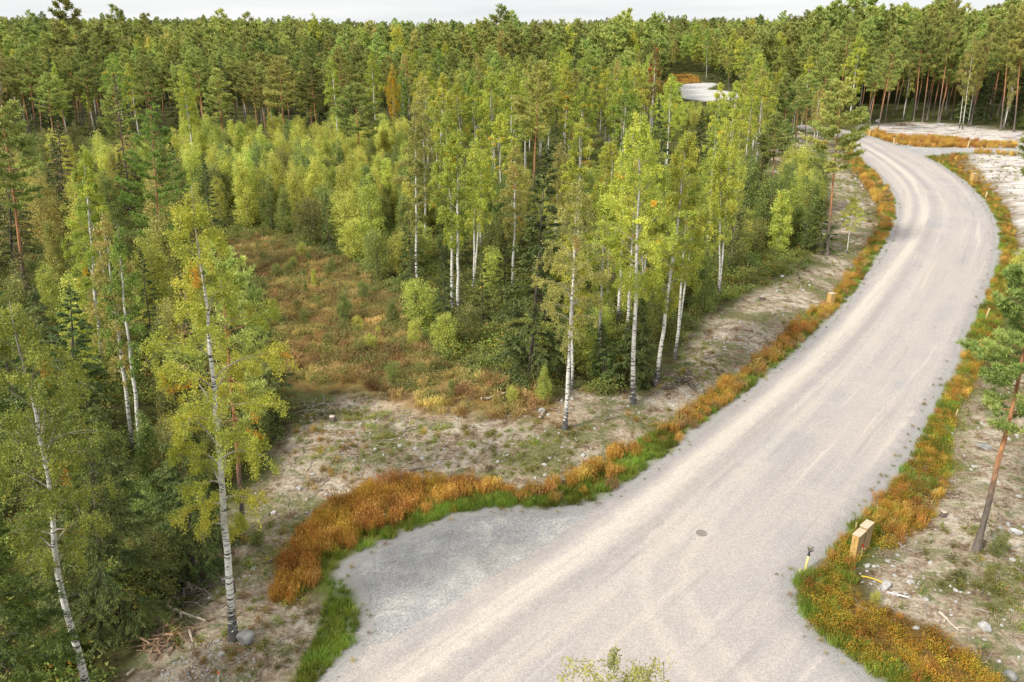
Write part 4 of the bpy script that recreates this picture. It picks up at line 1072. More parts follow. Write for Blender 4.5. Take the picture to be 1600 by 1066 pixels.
def blades(seed, n, h, r, w, lean=.35, plume=0.0, name='tuft'):
    rs = np.random.RandomState(seed)
    V, Q, rn = [], [], []
    for i in range(n):
        a, q = rs.rand() * 6.28, r * math.sqrt(rs.rand())
        b = np.array([math.cos(a) * q, math.sin(a) * q, 0])
        hh = h * rs.uniform(.55, 1.15); d = rs.normal(size=2) * lean * hh
        s = np.array([math.cos(a * 3), math.sin(a * 3), 0]) * w * .5
        mid = b + np.array([d[0] * .35, d[1] * .35, hh * .55]); top = b + np.array([d[0], d[1], hh])
        k = len(V)
        V += [b - s, b + s, mid + s * .9, mid - s * .9, top + s * .25, top - s * .25]; Q += [(k, k+1, k+2, k+3), (k+3, k+2, k+4, k+5)]; v = rs.rand(); rn += [v, v]
        if plume > 0:
            for t in range(3):
                c = mid + (top - mid) * (.35 + .33 * t); dd = rs.normal(size=3) * plume * .4 + np.array([0, 0, plume]); ss = rs.normal(size=3) * plume * .28
                k = len(V); V += [c - ss, c + ss, c + dd + ss * .6, c + dd - ss * .6]; Q.append((k, k+1, k+2, k+3)); rn.append(min(1, v * .5 + .5 * rs.rand() + .1))
    rn = np.array(rn)
    return mesh_np(name, np.array(V), np.array(Q), fattr={'rnd': rn, 'clump': np.full(len(rn), rs.rand())})
def herb(seed, n, h, r, ls, name='herb_clump'):
    rs = np.random.RandomState(seed)
    d = unit(rs.normal(size=(n, 3))); d[:, 2] = np.abs(d[:, 2])
    q = rs.rand(n, 1) ** .4
    C = d * q * np.array([r, r, h]) * (1 + .25 * rs.normal(size=(n, 1))); C[:, 2] = np.abs(C[:, 2])
    D = unit(d * .6 + rs.normal(size=(n, 3)) * .7)
    st = rs.rand(12); cl = st[rs.randint(0, 12, n)]
    return leaf_mesh(name, C, D, ls * rs.uniform(.7, 1.3, n), ls * .6, np.clip(cl, 0, 1), seed)
RS = np.random.RandomState(21)
def pts_in(polys, dens, minr=0, far=1.0, excl=(), edge=0.0, pat=None):
    """random points; dens per m2 close by, thinning with distance"""
    out = []
    for P in polys:
        lo, hi = P.min(0), P.max(0)
        n = int((hi - lo).prod() * dens)
        x, y = RS.uniform(lo[0], hi[0], n), RS.uniform(lo[1], hi[1], n)
        k = inpoly(x, y, P); x, y = x[k], y[k]
        d = np.hypot(x, y)
        k = RS.rand(len(x)) < np.clip((far / np.maximum(d, 1)) ** 1.3, 0, 1); x, y = x[k], y[k]
        if len(excl):
            k = sd_any(x, y, list(excl)) < -edge; x, y = x[k], y[k]
        if pat is not None:
            k = RS.rand(len(x)) < pat(x, y); x, y = x[k], y[k]
        out.append(np.stack([x, y], 1))
    q = np.concatenate(out)
    return np.column_stack([q, height(q[:, 0], q[:, 1])])
GRAV = PAVED
tall = [proto(blades(10 + i, 84, .68, .30, .012, .16, .040, 'autumn_grass_tuft'), M['verge']) for i in range(5)]
mid_ = [proto(blades(20 + i, 60, .38, .25, .018, .3, 0, 'green_grass_tuft'), M['green_grass']) for i in range(4)]
gold = [proto(blades(30 + i, 60, .50, .36, .022, .42, .05, 'dry_grass_tuft'), M['gold']) for i in range(4)]
herbs = [proto(herb(40 + i, 110, .30, .36, .085, 'herb_clump'), M['herb']) for i in range(4)]
rust = [proto(herb(50 + i, 260, .62, .42, .07, 'rusty_herb_clump'), M['rust']) for i in range(4)]
palep = [proto(herb(60 + i, 130, .42, .38, .045, 'seed_head_clump'), M['pale']) for i in range(3)]

# orange grass on the left verge and the far banks
def edge_pat(x, y):
    s = -sd_any(x, y, GRAV)
    return np.clip((s - .7 - .9 * sm(27, 36, y)) / .8, 0, 1) * np.clip(.35 + 1.5 * (fbm(x, y, 2.5, 30) - .25), .15, 1)
P = pts_in([VERGES[0]], 19, far=42, excl=GRAV, edge=.4, pat=lambda x, y: edge_pat(x, y) * (1 - .72 * sm(33, 42, y)))
scatter("orange_grass", tall, P, RS.uniform(.5, 1.1, len(P)) * np.clip(np.hypot(P[:, 0], P[:, 1]) / 45, 1, 1.6) ** .5, label="dense orange-brown autumn grass along the left edge of the gravel road", cat="grass")
P = pts_in([VERGES[2], VERGES[3], FARBANK], 4, far=100, excl=GRAV, edge=.3)
scatter("ochre_grass", tall, P, RS.uniform(.8, 1.3, len(P)), label="ochre grass banks beside the side track and around the far gravel yard", cat="grass")
P = pts_in([VERGES[1]], 15, far=42, excl=GRAV, edge=.35, pat=lambda x, y: np.clip(2.2 * (fbm(x, y, 3, 33) - .22), .7, 1))
scatter("rusty_herbs", rust, P, RS.uniform(.3, .85, len(P)), tilt=.3, label="rusty orange herbs and seedlings along the right edge of the gravel road", cat="herbs")
P = pts_in([VERGES[1]], 6, far=45, excl=GRAV, edge=.3, pat=lambda x, y: np.clip(2.5 * (fbm(x, y, 3, 35) - .4), 0, 1))
scatter("orange_verge_grass", tall, P, RS.uniform(.4, .8, len(P)), label="patches of thin orange grass mixed into the right verge", cat="grass")
P = pts_in([VERGES[0]], 8, far=60, excl=GRAV, edge=.4, pat=lambda x, y: (.25 + sm(30, 42, y)) * np.clip(.3 + 2 * (fbm(x, y, 3, 37) - .35), .2, 1))
scatter("tawny_grass", [tall[0], tall[2], gold[0], herbs[1], rust[1], herbs[2]], P, RS.uniform(.6, 1.1, len(P)), tilt=.2, label="mixed tawny grass and olive herbs on the upper left verge of the road", cat="grass")
# green strips right beside the gravel
def strip(x, y):
    s = -sd_any(x, y, GRAV)
    return (s > .25) * (s < 1.7 + .5 * sm(27, 36, y)) * np.clip(3.2 * (fbm(x, y, 6, 41) - .33), .12, 1)
P = pts_in([VERGES[0], VERGES[1], PG([(430,1110),(470,1050),(500,960),(515,905),(545,905),(565,950),(562,1000),(500,1066),(460,1120)]), PG([(1228,900),(1370,1066),(1450,1120),(1460,1066),(1330,990),(1290,960)])], 26, far=32, excl=GRAV, edge=.15, pat=strip)
scatter("green_grass", mid_, P, RS.uniform(.5, 1.0, len(P)), label="fresh green grass strip between the gravel and the orange verge", cat="grass")
P = pts_in([PG([(440,1110),(480,1020),(505,950),(515,905),(545,905),(565,950),(562,1000),(500,1066),(460,1120)])], 30, far=40, excl=GRAV, edge=.3)
scatter("green_bank_grass", mid_, P, RS.uniform(.22, .5, len(P)), label="bright green grass bank at the corner of the gravel lot", cat="grass")
P = pts_in([chaikin(ROAD, 1), chaikin(PAD, 1)], 5, far=40)
P[:, 2] = .0
s_ = sd_any(P[:, 0], P[:, 1], GRAV)
P = P[(s_ < .45) & (RS.rand(len(P)) < .25 + .75 * fbm(P[:, 0], P[:, 1], 2, 91))]
scatter("edge_weeds", [mid_[0], herbs[0], herbs[3], rust[2]], P, RS.uniform(.12, .38, len(P)), label="small weeds growing into the gravel along its edges", cat="weeds")
# dry clearing
P = pts_in([GOLD], 3.6, far=55, excl=GRAV, edge=.6, pat=lambda x, y: np.clip(.3 + 2.2 * (fbm(x, y, 5, 51) - .3), .2, 1))
scatter("dry_grass", gold, P, RS.uniform(.6, 1.15, len(P)), tilt=.2, label="golden dry grass covering the clearing between the woods", cat="grass")
# herbs on clearings
P = pts_in([CLEAR_L], 3.6, far=50, excl=GRAV + [GOLD], edge=.8, pat=lambda x, y: np.clip(4.5 * (fbm(x, y, 5, 55) - .47), 0.02, 1))
scatter("low_herbs", herbs, P, RS.uniform(.3, .9, len(P)), tilt=.2, label="low green moss and herbs in patches on the bare strip left of the road", cat="herbs")
P = pts_in([CLEARS[2], CLEARS[1]], 4.2, far=45, excl=GRAV + [VERGES[1]], edge=.2, pat=lambda x, y: np.clip(4.5 * (fbm(x, y, 3.5, 57) - .46), 0.03, 1))
scatter("clearing_herbs", herbs, P, RS.uniform(.3, .9, len(P)), tilt=.2, label="low green herbs in patches on the cleared ground right of the road", cat="herbs")
P = pts_in([CLEARS[2]], 4.5, far=45, excl=GRAV, edge=1.0, pat=lambda x, y: np.clip(5 * (fbm(x, y, 3.0, 59) - .44), 0.04, 1))
scatter("pale_weeds", palep, P, RS.uniform(.5, 1.1, len(P)), tilt=.2, label="pale withered weeds with whitish seed heads right of the road", cat="weeds")
P = pts_in([CLEAR_L], 1.4, far=50, excl=GRAV, edge=1.5, pat=lambda x, y: np.clip(4 * (fbm(x, y, 4, 61) - .5), 0.02, 1))
scatter("brown_herbs", rust, P, RS.uniform(.3, .75, len(P)), tilt=.3, label="brown-orange herbs scattered over the bare strip and dry clearing", cat="herbs")
P = pts_in([GOLD], 1.1, far=80, excl=GRAV, edge=1.5)
og = [proto(herb(70 + i, 420, .75, .8, .08, 'olive_clump'), M['olive']) for i in range(3)]
scatter("olive_undergrowth", og, P, RS.uniform(.5, 1.3, len(P)), label="low olive bushes dotted over the golden clearing", cat="undergrowth")
# forest floor
W = PG([(-260,190),(1300,190),(1300,420),(1170,450),(1050,540),(960,610),(840,620),(700,600),(640,480),(545,400),(360,360),(440,520),(420,660),(340,780),(240,960),(120,1090),(-260,1100)])
P = pts_in([W], 1.1, far=55, excl=GRAV + [GOLD, CLEAR_L], edge=-.5)
ug = [proto(herb(80 + i, 300, .55, .75, .11, 'undergrowth_clump'), M[m_]) for i, m_ in enumerate(('herb', 'young_green', 'olive', 'herb'))]
scatter("undergrowth", ug, P, RS.uniform(.5, 1.5, len(P)), label="low leafy undergrowth covering the forest floor", cat="undergrowth")

# stones and broken sticks on the bare ground
def stone_mesh(seed, r=(1, 1, .6), n=2, name='stone'):
    import bmesh
    rs = random.Random(seed); bm = bmesh.new()
    bmesh.ops.create_icosphere(bm, subdivisions=n, radius=1)
    dirs = [Vector((rs.gauss(0, 1), rs.gauss(0, 1), rs.gauss(0, 1))).normalized() for _ in range(16)]
    cut = [rs.uniform(.55, .9) for _ in dirs]
    for v in bm.verts:
        for d, c in zip(dirs, cut):
            k = v.co.dot(d)
            if k > c: v.co -= d * (k - c)
        v.co += Vector((rs.gauss(0, .02), rs.gauss(0, .02), rs.gauss(0, .02)))
        v.co = Vector((v.co.x * r[0], v.co.y * r[1], v.co.z * r[2]))
    me = bpy.data.meshes.new(name); bm.to_mesh(me); bm.free(); return me
st = [proto(stone_mesh(i, n=1), M['rock']) for i in range(4)]
P = pts_in([CLEAR_L] + CLEARS, 7, far=40, excl=GRAV + [GOLD], edge=.2, pat=lambda x, y: np.clip(3 * (fbm(x, y, 2.5, 71) - .38), 0.04, 1))
scatter("rubble", st, P, RS.uniform(.02, .09, len(P)) * RS.choice([1, 1, 1, 2], len(P)) * np.clip(P[:, 1] / 60, 1, 2.5), tilt=.5, label="scattered pale stones on the bare cleared ground", cat="stones")
P = pts_in([CLEARS[0], CLEARS[1]], .8, far=140, excl=GRAV, edge=.5, pat=lambda x, y: np.clip(3 * (fbm(x, y, 6, 72) - .40), 0.04, 1))
scatter("rock_rubble", st, P, RS.uniform(.08, .34, len(P)), tilt=.5, label="rough pinkish rubble on the scraped rock clearings", cat="stones")
P = pts_in([PG([(230,1075),(290,1030),(350,1000),(392,1000),(402,1050),(360,1110),(200,1120)])], 40, far=35)
scatter("crushed_stone", st, P, RS.uniform(.02, .07, len(P)), tilt=.5, label="grey crushed stone spilled at the foot of the tall yellow-green birch", cat="stones")
P = pts_in([PAD], 22, far=35)
P[:, 2] = .0
P = np.concatenate([P, (lambda q: q[(np.abs(sd_any(q[:, 0], q[:, 1], [ROAD])) < .6)])(pts_in([chaikin(ROAD, 1)], 12, far=35) * [1, 1, 0])])
scatter("gravel_stones", st, P, RS.uniform(.012, .032, len(P)), tilt=.5, label="loose crushed stones on the gravel lot and road edges", cat="gravel")
def stick_mesh(seed, L, r, kink=.12, forks=2, name='branch'):
    rs = np.random.RandomState(seed); T = Tubes()
    x = np.linspace(0, L, 7); p = np.stack([x, np.cumsum(rs.normal(size=7)) * kink * L / 7, np.abs(rs.normal(size=7)) * r * .8 + r], 1)
    T.add(p, r * np.linspace(1, .45, 7), 6)
    for f in range(forks):
        i = rs.randint(2, 6); d = unit(np.array([rs.uniform(.3, 1), rs.choice([-1, 1]) * rs.uniform(.4, 1), rs.uniform(0, .5)])) * L * rs.uniform(.15, .4)
        T.add(np.array([p[i], p[i] + d * .5 + [0, 0, .02], p[i] + d]), [r * .5, r * .35, r * .15], 5)
    return T.mesh(name, 1)
sk = [proto(stick_mesh(i, 1.0, .018, .3, 2), M['wood']) for i in range(5)]
P = pts_in([CLEAR_L] + CLEARS, 3.2, far=40, excl=GRAV, edge=.8, pat=lambda x, y: np.clip(4 * (fbm(x, y, 4, 75) - .42), 0.04, 1))
scatter("debris", sk, P, RS.uniform(.4, 1.3, len(P)), tilt=.12, label="broken twigs and sticks littering the bare cleared ground", cat="debris")

# the far wood: beyond the trees one can tell apart it reads as one mass
far_k = []
def joined(ms, mats, H):
    """trunk and crown of a far tree as one proto mesh"""
    tm, cm = ms
    def arr(me):
        n = len(me.vertices); a = np.empty(n * 3, np.float32); me.vertices.foreach_get('co', a)
        k = len(me.loops); li = np.empty(k, np.int32); me.loops.foreach_get('vertex_index', li)
        lt = np.empty(len(me.polygons), np.int32); me.polygons.foreach_get('loop_total', lt)
        return a.reshape(-1, 3), li, lt
    me = cm.copy(); me.materials.clear(); me.materials.append(mats[1])
    return me
rsf = np.random.RandomState(5)
def far_tree(kind, seed):
    if kind == 'pine': return pine(seed, H=17, cb=.42, R=2.9, nb=26, tufts=420, per=8, nl=.6, nw=.16)
    if kind == 'spruce': return spruce(seed, H=15, cb=.1, R=1.9, nb=45, nleaf=2600, nl=.5, nw=.2)
    return broadleaf(seed, H=16, cb=.3, R=2.8, nb=26, nleaf=2600, ls=.28, sub=4, twigs_n=0)
protos = []
for i in range(4): protos.append(proto(joined(far_tree('pine', 700 + i), (M['pb'], M['pine']), 17), None))
for i in range(2): protos.append(proto(joined(far_tree('spruce', 720 + i), (M['sb'], M['spruce']), 15), None))
for i, m_ in enumerate(('birch_green', 'birch', 'birch_brown')): protos.append(proto(joined(far_tree('birch', 730 + i), (M['bb'], M[m_]), 16), None))
xs, ysx = [], []
y = 238.0
while y < 1150:
    sp = 5.0 if y < 420 else 5.0 + (y - 420) * .010
    x = -.78 * y
    while x < .84 * y:
        xs.append(x + RS.uniform(-.45, .45) * sp); ysx.append(y + RS.uniform(-.45, .45) * sp); x += sp
    y += sp
xs, ysx = np.array(xs), np.array(ysx)
k = sd_any(xs, ysx, [FARGRAVEL, FARBANK]) < -2.5
# the gap in front of the far gravel yard
px = 800 + F * xs / (ysx * CS + CAM_H * SN)
k &= ~((px > 1036) & (px < 1160) & (ysx < 322))
xs, ysx = xs[k], ysx[k]
S = RS.uniform(.70, 1.15, len(xs)) * np.where(RS.rand(len(xs)) < .07, 1.25, 1) * (.85 + .3 * fbm(xs, ysx, 45, 83, 2))
S *= 1 + .25 * sm(.25, .4, xs / ysx) * sm(-700, -300, -ysx)
S *= 1 + .16 * sm(-420, -300, -ysx) * RS.rand(len(xs))
patchy = fbm(xs, ysx * .7, 60, 80, 3) + RS.normal(size=len(xs)) * .09
PK = np.where(patchy > .58, 6 + RS.randint(0, 3, len(xs)), np.where((patchy < .41) | (RS.rand(len(xs)) < .1), 4 + RS.randint(0, 2, len(xs)), RS.randint(0, 4, len(xs))))
scatter("distant_forest", protos, np.stack([xs, ysx, height(xs, ysx)], 1), S, pick=PK, tilt=.02, label="endless pine and spruce forest reaching the horizon under the grey sky", cat="forest")

# ------------------------------------------------------------------ made things
M['ply'] = plain("raw_plywood", (.56,.47,.33), (.47,.38,.25), 3, .7, .25, (1, 1, 3), .1)
M['plank'] = plain("golden_pine_board", (.55,.36,.13), (.44,.27,.09), 5, .65, .25, (2, 2, .6), .15)
M['side'] = plain("shaded_board_side", (.36,.27,.14), (.30,.21,.10), 3, .75, .2, (1, 1, 2), .12)  # shade on the big box's long sides is put into this darker brown
M['yellow'] = plain("yellow_plastic_pipe", (.72,.60,.22), (.62,.52,.2), 3, .45, .4, bump=.02)
M['yhose'] = plain("bright_yellow_hose", (.70,.50,.04), (.6,.42,.04), 3, .45, .4, bump=.02)
M['black'] = plain("black_cable", (.012,.012,.012), (.02,.02,.02), 3, .5, .4, bump=.02)
M['white'] = plain("white_plastic", (.72,.71,.66), (.6,.58,.54), 3, .5, .4, bump=.02)
M['red'] = plain("red_marker_paint", (.60,.05,.02), (.5,.05,.02), 3, .6, .3, bump=.02)
M['orange'] = plain("orange_marker_paint", (.75,.20,.03), (.65,.17,.03), 3, .6, .3, bump=.02)
M['stake'] = plain("raw_wood_stake", (.66,.54,.30), (.56,.43,.22), 6, .7, .25, (1, 1, 4))
M['iron'] = plain("cast_iron", (.17,.155,.145), (.28,.25,.22), 8, .7, .4)
M['dark'] = plain("dark_gap", (.03,.025,.02), (.04,.03,.02), 8, .9, .1)
import bmesh
def boxbm(bm, cx, cy, cz, sx, sy, sz, rot=0.0, bevel=.006):
    r = bmesh.ops.create_cube(bm, size=1)
    vs = r['verts']
    bmesh.ops.scale(bm, vec=(sx, sy, sz), verts=vs)
    if bevel:
        es = list({e for v in vs for e in v.link_edges})
        b = bmesh.ops.bevel(bm, geom=es, offset=bevel, segments=1, affect='EDGES')
        vs = list({v for f in b['faces'] for v in f.verts} | {v for v in vs if v.is_valid})
    bmesh.ops.rotate(bm, cent=(0, 0, 0), matrix=Matrix.Rotation(rot, 3, 'Z'), verts=vs)
    bmesh.ops.translate(bm, vec=(cx, cy, cz), verts=vs)
def fin(name, bm, mat, parent=None):
    me = bpy.data.meshes.new(name); bm.to_mesh(me); bm.free()
    return link(name, me, mat, parent)
def tube(name, pts, r, mat, parent=None, k=10):
    T = Tubes(); pts = np.array(pts, float); T.add(pts, np.full(len(pts), r) if np.isscalar(r) else r, k)
    return link(name, T.mesh(name, 1), mat, parent)
def angle_px(p, q):
    a, b = G(*p), G(*q); return math.atan2(b[1] - a[1], b[0] - a[0])

# big double box: two cabinets side by side in one wooden enclosure
x, y = 14.44, 27.73
e = empty("meter_box", (x, y, hz(x, y) - .03), (0, 0, math.radians(43.5)))
tag(e, "large light wooden box made of two joined cabinets with plywood lids in the orange verge", "wooden box")
for cx, hgt, nm in ((-.33, 1.16, 0), (.34, 1.25, 1)):
    bm = bmesh.new(); boxbm(bm, cx, 0, hgt / 2, .64, .27 + .03 * nm, hgt); fin("cabinet", bm, M['side'], e)
    bm = bmesh.new(); boxbm(bm, cx, 0, hgt + .0125, .66, .31 + .03 * nm, .022, bevel=.003); fin("lid", bm, M['ply'], e)
bm = bmesh.new()
for k in (-.067, .067): boxbm(bm, -.662, k, .575, .022, .13, 1.15, bevel=.003)
fp = fin("end_board", bm, M['plank'], e)
for yy, zz in ((.02, .95), (-.05, .55), (.07, .33)):
    bm = bmesh.new(); bmesh.ops.create_cone(bm, cap_ends=True, segments=10, radius1=.02, radius2=.016, depth=.008)
    bmesh.ops.rotate(bm, cent=(0, 0, 0), matrix=Matrix.Rotation(math.pi / 2, 3, 'Y'), verts=bm.verts); bmesh.ops.translate(bm, vec=(-.677, yy, zz), verts=bm.verts)
    fin("knot", bm, M['dark'], e)
bm = bmesh.new(); boxbm(bm, .004, -.158, .57, .04, .02, 1.12, bevel=.003); fin("joint_strip", bm, M['side'], e)

def small_box(px, py, rot, w_, d, h, lab, grp=None):
    x, y = G(px, py)
    e = empty("cable_box", (x, y, hz(x, y) - .04), (0, 0, rot))
    tag(e, lab, "wooden box", grp)
    bm = bmesh.new()
    for k in range(3): boxbm(bm, (k - 1) * w_ / 3, 0, h / 2, w_ / 3 - .006, d, h, bevel=.004)
    fin("cabinet", bm, M['plank'], e)
    bm = bmesh.new(); boxbm(bm, 0, 0, h + .013, w_ + .05, d + .05, .022, bevel=.003); fin("lid", bm, M['ply'], e)
small_box(1297, 476, math.radians(30), .50, .38, 1.15, "lone wooden cable box with pale lid on the left verge of the road")
small_box(1521, 282, math.radians(20), .85, .6, 1.3, "wooden cable box in the ochre grass below the side track junction")
small_box(1361, 211, math.radians(25), 1.2, .6, 1.3, "wooden cable box by the tall pine, right one of the far pair")
small_box(1368, 209, math.radians(25), .9, .6, 1.7, "wooden cable box by the tall pine, taller one of the far pair")

# yellow pipe with a black cable end
x, y = G(1258, 890)
e = empty("cable_pipe", (x, y, hz(x, y) - .03)); tag(e, "upright yellow pipe with black looped cable sticking out at the road corner", "pipe")
tube("pipe", [(0, 0, 0), (.02, 0, .4), (.05, 0, .80)], .045, M['yellow'], e, 14)
tube("collar", [(.05, 0, .79), (.055, 0, .93)], [.055, .042], M['black'], e, 12)
T = Tubes(); T.add(np.array([(.05, 0, .92), (.02, .0, 1.05), (-.03, 0, 1.2)]), [.016, .016, .014], 8)
a = np.linspace(-2.4, 2.4, 14)
T.add(np.stack([.14 - .085 * np.cos(a) * .9 + .02, 0 * a, 1.08 + .09 * np.sin(a) + .06 * -np.cos(a)], 1), np.full(14, .013), 8)
T.add(np.array([(.055, 0, .92), (.09, 0, .98), (.21, 0, 1.02)]), [.014, .014, .013], 8)
link("cable", T.mesh("cable", 1), M['black'], e)
T = Tubes(); a = np.linspace(0, 6.28, 15); T.add(np.stack([.02 + .22 * np.cos(a), .18 * np.sin(a), .03 + .02 * np.sin(3 * a)], 1), np.full(15, .022), 8)
link("loop", T.mesh("loop", 1), M['yellow'], e)

def stake(bx, by, tx, ty, r, mat, lab, capm=None, capf=.2, name="marker_stake"):
    x, y, H, ln = from_px(bx, by, tx, ty)
    H = min(max(H, .35), 2.6)
    e = empty(name, (x, y, hz(x, y) - .05), (0, ln, 0)); tag(e, lab, "marker stake")
    bm = bmesh.new(); h1 = H * (1 - capf) if capm else H
    boxbm(bm, 0, 0, (h1 + .05) / 2, r * 2, r * 1.3, h1 + .05, bevel=r * .2); fin("post", bm, mat, e)
    if capm:
        bm = bmesh.new(); boxbm(bm, 0, 0, h1 + .05 + H * capf / 2 + .001, r * 2.2, r * 1.6, H * capf, bevel=r * .2); fin("cap", bm, capm, e)
stake(1347, 862, 1350, 843, .022, M['white'], "white stake with red top in front of the large wooden box", M['red'], .3)
stake(1339, 866, 1343, 841, .024, M['stake'], "leaning pale stake at the corner of the large wooden box", M['white'], .25)
stake(1337, 828, 1339, 813, .022, M['stake'], "short yellowish stake behind the large wooden box")
stake(1539, 498, 1547, 478, .05, M['stake'], "pale wooden stake in the right verge level with the lone cable box")
stake(1494, 648, 1498, 633, .03, M['stake'], "small pale stake in the right verge further down the road")
stake(1540, 308, 1543, 298, .09, M['stake'], "pale wooden stake in the ochre grass at the road bend")
stake(1396, 226, 1398, 212, .10, M['stake'], "pale post with dark top by the side track junction", M['black'], .15)
stake(1512, 230, 1515, 219, .10, M['stake'], "pale post in the ochre grass above the side track")
stake(340, 1066, 341, 1048, .022, M['white'], "white stake with orange top near the bottom edge left of the gravel", M['orange'], .28)
stake(1298, 458, 1302, 449, .035, M['yellow'], "short yellow stake behind the lone cable box")
stake(1496, 1072, 1497, 1059, .022, M['white'], "pinkish white stake tip at the bottom edge in the right verge", M['red'], .3)

# hose and pole on the ground
def ground_line(pxs, r, mat, name, lab, cat, lift=.03):
    pts = [G(*p) for p in pxs]
    P = chaikin(np.array(pts), 2, False)
    x0, y0 = P[0]
    e = np.column_stack([P - [x0, y0], height(P[:, 0], P[:, 1]) - hz(x0, y0) + lift])
    T = Tubes(); T.add(e, np.full(len(e), r), 8)
    o = link(name, T.mesh(name, 1), mat); o.location = (x0, y0, hz(x0, y0)); tag(o, lab, cat)
ground_line([(1347,892),(1358,893),(1370,896),(1382,902)], .03, M['yhose'], "hose", "short bright yellow hose lying on pale ground behind the verge", "hose", .05)
ground_line([(1388,917),(1402,922),(1420,929)], .035, M['white'], "pole", "whitish pole lying beside the white rock right of the road", "pole", .05)

# drain cover in the road
x, y = G(1096, 834)
e = empty("drain_cover", (x, y, .028)); tag(e, "small round dark drain cover in the gravel road", "drain cover")
bm = bmesh.new(); bmesh.ops.create_circle(bm, segments=28, radius=.23); bmesh.ops.create_circle(bm, segments=28, radius=.18)
bmesh.ops.bridge_loops(bm, edges=bm.edges); bmesh.ops.translate(bm, vec=(0, 0, .012), verts=bm.verts); fin("rim", bm, M['iron'], e)
bm = bmesh.new()
for i in range(-3, 4):
    wd_ = 2 * math.sqrt(max(.17 ** 2 - (i * .05) ** 2, 0)); boxbm(bm, i * .05, 0, .008, .022, wd_, .012, bevel=0)
fin("grate", bm, M['iron'], e)

# ------------------------------------------------------------------ boulders, logs, stumps, roots
def rock(px, py, w_, d, h, lab, seed, mat='rock'):
    x, y = G(px, py)
    o = link("boulder", stone_mesh(seed, (w_ / 2, d / 2, h * .62), 3), M[mat]); o.location = (x, y, hz(x, y) + h * .28); o.rotation_euler = (0, 0, seed)
    tag(o, lab, "rock")
M['greyrock'] = plain("grey_rock", (.30,.29,.27), (.13,.13,.12), 2.2, .85, .2, bump=.6)
rock(384,1003,.75,.65,.5, "grey boulder at the foot of the tall yellow-green birch", 3, 'greyrock')
rock(466,763,.34,.28,.22, "small white stone on the bare strip above the orange grass", 5)
rock(1386,908,.62,.45,.34, "white angular rock beside the yellow hose", 7)
rock(1400,921,.35,.25,.2, "small white stone just below the white angular rock", 8)
rock(1540,979,.55,.42,.3, "pale rock on the cleared ground behind the right verge", 9)
rock(1582,1050,.5,.45,.26, "grey flat rock near the bottom right corner", 10, 'greyrock')
rock(1588,835,.6,.35,.25, "white stone right of the leaning pine's foot", 12)
rock(1222,434,.6,.4,.25, "white stone on the brown ground by the dense bushy clump", 14)
rock(1540,694,.9,.6,.3, "pale stone heap edge on the clearing beside the right verge", 15, 'greyrock')
rock(846,640,.5,.4,.3, "pale stone on bare ground left of the brownish birch", 16)
rock(1372,190,2.0,1.2,1.0, "pale boulder at the wood's edge behind the wooden box pair", 17)
rock(1470,196,2.2,1.4,.8, "pinkish boulder before the long-trunked pine at the rock clearing", 18)
rock(1590,212,2.2,1.6,.9, "pinkish boulder at the far end of the rock clearing", 19)
rock(1565,258,1.6,1.1,.6, "pale boulder on the scraped rock below the side track", 20)
rock(1280,265,1.4,1.0,.6, "pale boulder on the stony slope behind the lone roadside pine", 23)
def log(a, b, r, lab, seed, mat='wood', forks=2, name="fallen_branch"):
    p, q = G(*a), G(*b); L = math.hypot(q[0] - p[0], q[1] - p[1])
    o = link(name, stick_mesh(seed, L, r, .10, forks), M[mat]); o.location = (p[0], p[1], hz(*p) + .03)
    o.rotation_euler = (0, -math.atan2(hz(*q) - hz(*p), L), math.atan2(q[1] - p[1], q[0] - p[0])); tag(o, lab, "branch")
M['palewood'] = plain("bleached_wood", (.60,.52,.42), (.38,.31,.24), 5, .8, .2, (1, 1, 5))
log((264,955),(325,974),.07,"longest pale fallen branch left of the yellow-green birch's foot",31,'palewood')
log((297,992),(301,1012),.05,"short pale broken branch below the longest fallen branch",32,'palewood',0)
log((752,628),(800,612),.08,"pale log lying on the rusty undergrowth before the birch stand",33,'palewood',1)
log((843,655),(850,640),.07,"short pale stub leaning on the bare ground left of the brownish birch",34,'palewood',0)
log((945,657),(965,648),.05,"thin branch on bare ground right of the brownish birch's foot",35)
log((530,700),(555,708),.05,"thin grey branch on the bare strip above the orange grass",36)
log((600,668),(616,660),.05,"grey stick near the dry clearing's lower edge",37)
log((1170,525),(1185,517),.06,"pale stick on the herbs beside the left verge",38,'palewood')
log((1402,842),(1430,860),.05,"thin brown stick on bare ground above the yellow hose",39)
log((1468,955),(1500,982),.06,"pale broken branch beyond the right verge near the pale rock",40,'palewood')
log((200,1062),(212,1052),.045,"white stick at the bottom edge below the root tangle",41,'palewood',0)
log((1100,560),(1130,552),.07,"brown fallen branch on the slope below the twin-stemmed birch",42)
log((420,872),(432,858),.045,"upright-looking grey stick by the mossy tuft at the pine's foot",43)
log((640,735),(668,728),.05,"grey stick on the moss above the orange grass",44)
log((1060,640),(1085,628),.05,"thin stick near the foot of the leaning birch",45)
def stump(px, py, r, h, lab, seed):
    x, y = G(px, py); e = empty("tree_stump", (x, y, hz(x, y) - .05)); tag(e, lab, "stump")
    tube("trunk", [(0, 0, 0), (0, 0, h * .3), (0, 0, h)], [r * 1.5, r * 1.08, r], M['sb'], e, 12)
    tube("cut_face", [(0, 0, h + .001), (0, 0, h + .015)], [r * .93, r * .93], M['palewood'], e, 14)
stump(309,886,.16,.4,"pale-topped stump in the undergrowth left of the yellow-green birch",1)
stump(366,924,.06,.7,"thin broken stump right beside the yellow-green birch's trunk",2)
stump(520,660,.18,.35,"low stump at the lower corner of the dry clearing",3)
stump(1075,585,.17,.35,"low stump on the slope right of the leaning birch",4)
